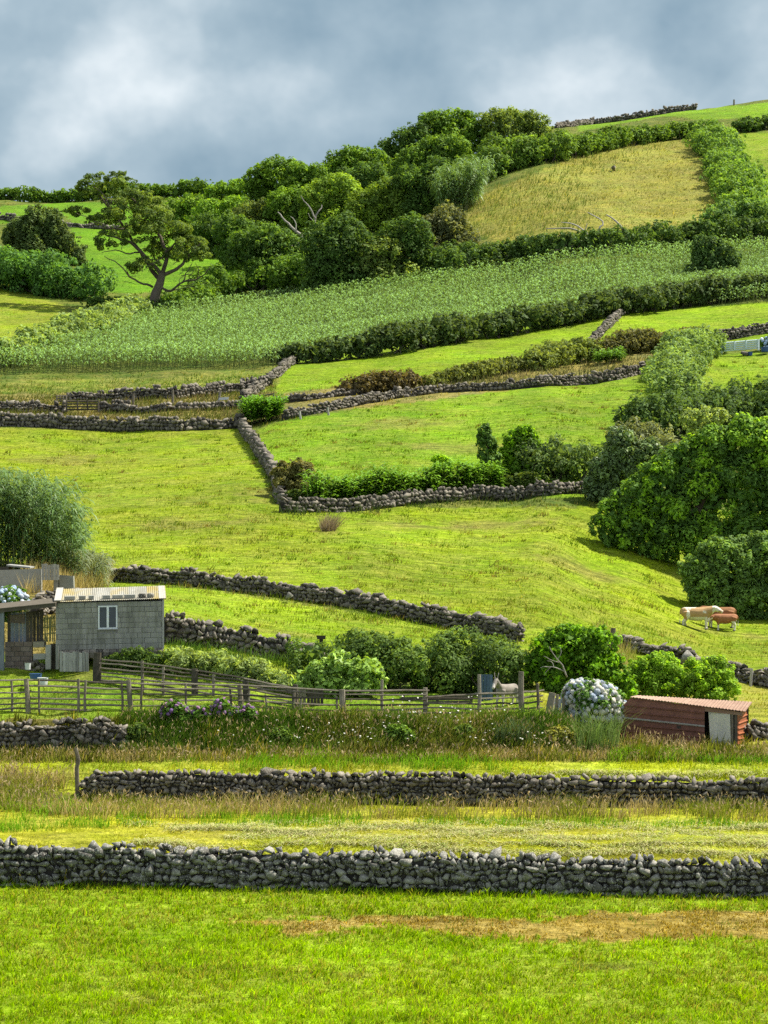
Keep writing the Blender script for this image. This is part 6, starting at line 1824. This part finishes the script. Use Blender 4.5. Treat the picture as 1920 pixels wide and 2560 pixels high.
hydrangea('hydrangea_bush', 'purple hydrangea clump, leftmost on the bank below the fence', 76.0, [(430, 1780, 28, 28), (458, 1790, 20, 22)], 22, .085, 'hydrangea_purple', 382)
hydrangea('hydrangea_bush', 'purple hydrangea clump in the middle of the bank flowers', 76.0, [(510, 1786, 26, 22), (555, 1776, 22, 28)], 22, .085, 'hydrangea_purple', 383)
hydrangea('hydrangea_bush', 'purple hydrangea clump, rightmost on the bank below the fence', 76.0, [(588, 1790, 24, 20), (618, 1786, 22, 22)], 18, .08, 'hydrangea_purple', 384)
hydrangea('hydrangea_bush', 'small blue white hydrangea beside the pale metal gate', 239, [(1912, 862, 16, 16), (1932, 858, 20, 20)], 26, .2, 'hydrangea_blue', 385)
# feathery weeds
long_grass('fennel', 'feathery tall green fennel in front of the white hydrangea', [(1430, 1850), (1540, 1862), (1540, 1890), (1440, 1888)], 700, 1.25, [(.17, .28, .06), (.21, .31, .09), (.24, .32, .12)], 390, .5, .02, jit=20)
long_grass('fennel', 'pale green thistle stems on the bank right of centre', [(1235, 1860), (1320, 1860), (1320, 1875), (1235, 1875)], 260, .9, [(.13, .2, .08), (.16, .23, .10)], 391, .5, .02)

# ------------------------------------------------------------------ animals
def m_hide():
    t = NT('hide'); a = t.n('ShaderNodeAttribute', attribute_name='col'); n = t.noise(14, 3, .6, 'Object')
    return t.fin(t.bsdf(t.mix(a.outputs['Color'], t.ramp(n, [(.3, .8), (.7, 1.15)]), .7, 'MULTIPLY'), .75, .2))
m_hide()
m_simple('horn_dark', (.03, .025, .02), (.06, .05, .045), 6, .6, .3)
def loft(mb, secs, n=14):
    """secs: (centre, half_width_y, half_height_z, pitch) rings in the local xz plane"""
    V, F = [], []
    for c, ry, rz, pit in secs:
        c = Vector(c)
        for k in range(n):
            a = 2 * PI * k / n
            p = Vector((0, math.cos(a) * ry, math.sin(a) * rz))
            V.append(c + Matrix.Rotation(pit, 3, 'Y') @ p)
    for i in range(len(secs) - 1):
        for k in range(n): F.append((i * n + k, i * n + (k + 1) % n, (i + 1) * n + (k + 1) % n, (i + 1) * n + k))
    F += [tuple(range(n - 1, -1, -1)), tuple((len(secs) - 1) * n + k for k in range(n))]
    mb.add(V, F)
def quadruped(name, label, cat, loc, yaw, S, colf, head=(.62, .30), headpitch=.5, headyaw=0, kind='cow', legs=((.0, 0), (.08, 0), (.0, 0), (-.06, 0)), voxel=.028):
    """unit animal: back about 1.0 high, facing +x; S scales it. head = (x, z) offset of the poll from the withers"""
    mb = MB()
    slim = .85 if kind == 'donkey' else 1.0
    b = [((-.70, 0, .80), .05, .08, 0), ((-.66, 0, .78), .15, .17, 0), ((-.52, 0, .77), .215, .225, 0), ((-.30, 0, .745), .235, .235, 0), ((-.05, 0, .71), .255, .265, 0), ((.18, 0, .715), .24, .27, 0),
         ((.38, 0, .735), .21, .265, 0), ((.52, 0, .76), .165, .23, -.2), ((.60, 0, .79), .12, .17, -.4)]
    if kind == 'cow': b[3] = ((-.30, 0, .72), .25, .27, 0); b[4] = ((-.05, 0, .68), .275, .31, 0); b[5] = ((.18, 0, .69), .255, .305, 0); b[6] = ((.38, 0, .71), .225, .29, 0)
    loft(mb, [(c, ry * slim, rz * (.95 if kind == 'donkey' else 1), p) for c, ry, rz, p in b])
    # neck and head
    w = Vector((.46, 0, .86)); hx = Vector((w.x + head[0], 0, w.z + head[1]))
    hr = Matrix.Rotation(headyaw, 3, 'Z')
    hx = w + hr @ (hx - w)
    nr = [.24, .205, .155, .12] if kind == 'cow' else [.17, .13, .115, .10]
    mb.tube([w - Vector((.1, 0, .1)), w.lerp(hx, .35) - Vector((0, 0, .05 if kind == 'cow' else .03)), w.lerp(hx, .75) - Vector((0, 0, .02)), hx], nr, 12, 1.0)
    fd = hr @ Vector((math.cos(headpitch), 0, -math.sin(headpitch)))
    L = .37 if kind == 'cow' else .46
    hk = 1.14 if kind == 'cow' else 1.0
    mb.tube([hx - fd * .06, hx + fd * .05, hx + fd * L * .45, hx + fd * L * .8, hx + fd * L, hx + fd * (L + .03)], [.09 * hk, .112 * hk, .1 * hk, .082 * hk, .08 * hk, .05], 12, .9)
    side = hr @ Vector((0, 1, 0))
    for s in (-1, 1):
        e0 = hx + side * s * .09 + Vector((0, 0, .03))
        if kind == 'cow':
            e1 = e0 + side * s * .17 + Vector((0, 0, -.02)) - fd * .05
            mb.tube([e0, e0.lerp(e1, .5), e1], [.03, .052, .012], 8, .5)
        else:
            e1 = hx + side * s * .11 + Vector((0, 0, .30)) - fd * .08
            mb.tube([hx + side * s * .055 + Vector((0, 0, .06)), hx.lerp(e1, .6) + side * s * .02, e1], [.035, .05, .012], 8, .5)
    # legs: front, front, hind, hind
    ll = [(.40, .13), (.40, -.13), (-.52, .14), (-.52, -.14)]
    for i, (x, y) in enumerate(ll):
        dx = legs[i][0]
        if i < 2:
            mb.tube([(x - .02, y, .72), (x, y, .52), (x + dx * .5, y, .33), (x + dx * .8, y, .30), (x + dx, y, .10), (x + dx, y, .05), (x + dx + .015, y, .0)], [.13 * slim, .095 * slim, .06, .058, .04, .055, .06], 9)
        else:
            mb.tube([(x + .04, y, .80), (x + .07, y, .60), (x + .05 + dx * .3, y, .48), (x - .07 + dx * .6, y, .33), (x - .05 + dx * .8, y, .25), (x - .03 + dx, y, .10), (x - .02 + dx, y, .05), (x + dx, y, .0)],
                    [.18 * slim, .155 * slim, .10, .062, .05, .042, .055, .06], 9)
    if kind == 'cow' and 'cow' in name: mb.tube([(-.28, 0, .55), (-.24, 0, .47), (-.2, 0, .42)], [.12, .11, .05], 9)
    # tail
    mb.tube([(-.68, 0, .90), (-.745, 0, .82), (-.76, 0, .60), (-.75, 0, .42), (-.75, 0, .32), (-.75, 0, .26)], [.035, .03, .02, .022, .04, .015], 7)
    me = bpy.data.meshes.new('tmp'); me.from_pydata([tuple(p) for p in mb.v], [], mb.f)
    bm = bmesh.new(); bm.from_mesh(me); bmesh.ops.recalc_face_normals(bm, faces=bm.faces); bm.to_mesh(me); bm.free()
    t = link('tmp', me)
    md = t.modifiers.new('r', 'REMESH'); md.mode = 'VOXEL'; md.voxel_size = voxel
    ms = t.modifiers.new('s', 'SMOOTH'); ms.iterations = 4; ms.factor = .5
    dg = bpy.context.evaluated_depsgraph_get(); dg.update()
    ev = t.evaluated_get(dg)
    body = bpy.data.meshes.new_from_object(ev)
    bpy.data.objects.remove(t, do_unlink=True)
    n = len(body.vertices); co = np.empty(n * 3, np.float32); body.vertices.foreach_get('co', co); co = co.reshape(-1, 3)
    col = colf(co, np.array(hx))
    at_ = body.attributes.new('col', 'FLOAT_COLOR', 'POINT'); at_.data.foreach_set('color', np.hstack([col, np.ones((n, 1))]).astype(np.float32).ravel())
    for p in body.polygons: p.use_smooth = True
    body.materials.clear(); body.materials.append(MATS['hide'])
    root = empty(name, loc, label, cat); root['kind'] = 'thing'
    root.rotation_euler = (0, 0, yaw); root.scale = (S, S, S)
    link('body', body, root)
    for s in (-1, 1):
        p = hx + fd * .1 + side * s * .098 + Vector((0, 0, .03))
        e = MB().tube([p - side * s * .02, p, p + side * s * .012], [.022, .022, .008], 8)
        o = e.build('eye', MATS['horn_dark'], None); o.parent = root
    for i, (x, y) in enumerate(ll):
        dx = legs[i][0]; xx = x + dx + (.015 if i < 2 else 0)
        o = MB().tube([(xx, y, .055), (xx + .01, y, .0)], [.057, .068], 9).build('hoof', MATS['horn_dark'], None); o.parent = root
    return root
def n3(p, s, seed): return (fbm(p[:, 0] * s + 7, p[:, 2] * s + p[:, 1] * s * .7, seed) - .5)
def tan_cow(p, h):
    c = np.tile((.40, .25, .12), (len(p), 1)); wh = np.array((.66, .60, .52))
    k = n3(p, 3.2, 4)
    m = (p[:, 2] < .46 + k * .25) | ((p[:, 2] < .56) & (np.abs(p[:, 0] + .0) < .45)) | (k > .21) | ((p[:, 0] < -.2) & (p[:, 2] > .95)) | (np.abs(p[:, 0] + .4 + k * .3) < .07)
    m |= (p[:, 0] > h[0] - .12) & (k < .12)
    c[m] = wh
    f = (p[:, 0] > h[0] + .26); c[f] = (.55, .42, .33)
    return c
def brown_calf(p, h):
    c = np.tile((.29, .125, .06), (len(p), 1)); wh = np.array((.66, .62, .56)); k = n3(p, 4, 9)
    m = (p[:, 2] < .42 + k * .3) | ((p[:, 2] < .55) & (p[:, 0] < -.3)) | ((p[:, 0] > h[0] - .05) & (p[:, 2] > h[2] - .25) & (k > -.1)) | ((p[:, 0] < -.72) & (p[:, 2] < .6))
    c[m] = wh
    return c
def brown_cow(p, h):
    c = np.tile((.25, .115, .05), (len(p), 1)); k = n3(p, 3, 13)
    c[(p[:, 2] < .35)] = (.5, .45, .4)
    return c * (1 + .3 * k[:, None])
def grey_donkey(p, h):
    c = np.tile((.22, .195, .17), (len(p), 1)); k = n3(p, 4, 17)
    c = c * (1 + .5 * k[:, None])
    c[(p[:, 2] < .5)] = (.46, .42, .37)
    c[(p[:, 0] > h[0] + .22)] = (.5, .46, .42)
    return c
gD = 124.0
quadruped('cow', 'tan and white cow standing side on at the right edge of the field', 'cow', hit(1742, 1574), -.05, 1.3, tan_cow, (.33, .09), .5, -.15, legs=((.04, 0), (-.02, 0), (.10, 0), (-.06, 0)))
quadruped('calf', 'small reddish brown calf with white legs facing the tan cow', 'calf', hit(1813, 1577), PI + .05, 1.0, brown_calf, (.34, -.06), .7, .1, legs=((.06, 0), (-.03, 0), (.05, 0), (-.05, 0)))
quadruped('cow', 'plain brown cow half hidden behind the tan cow and the calf', 'cow', hit(1800, 1570), PI - .1, 1.24, brown_cow, (.34, .08), .5, 0)
quadruped('donkey', 'grey donkey looking over the pole fence of the pen', 'donkey', onground(1266, 78.8), R(228), .84, grey_donkey, (.36, .30), .85, .25, 'donkey', voxel=.028)
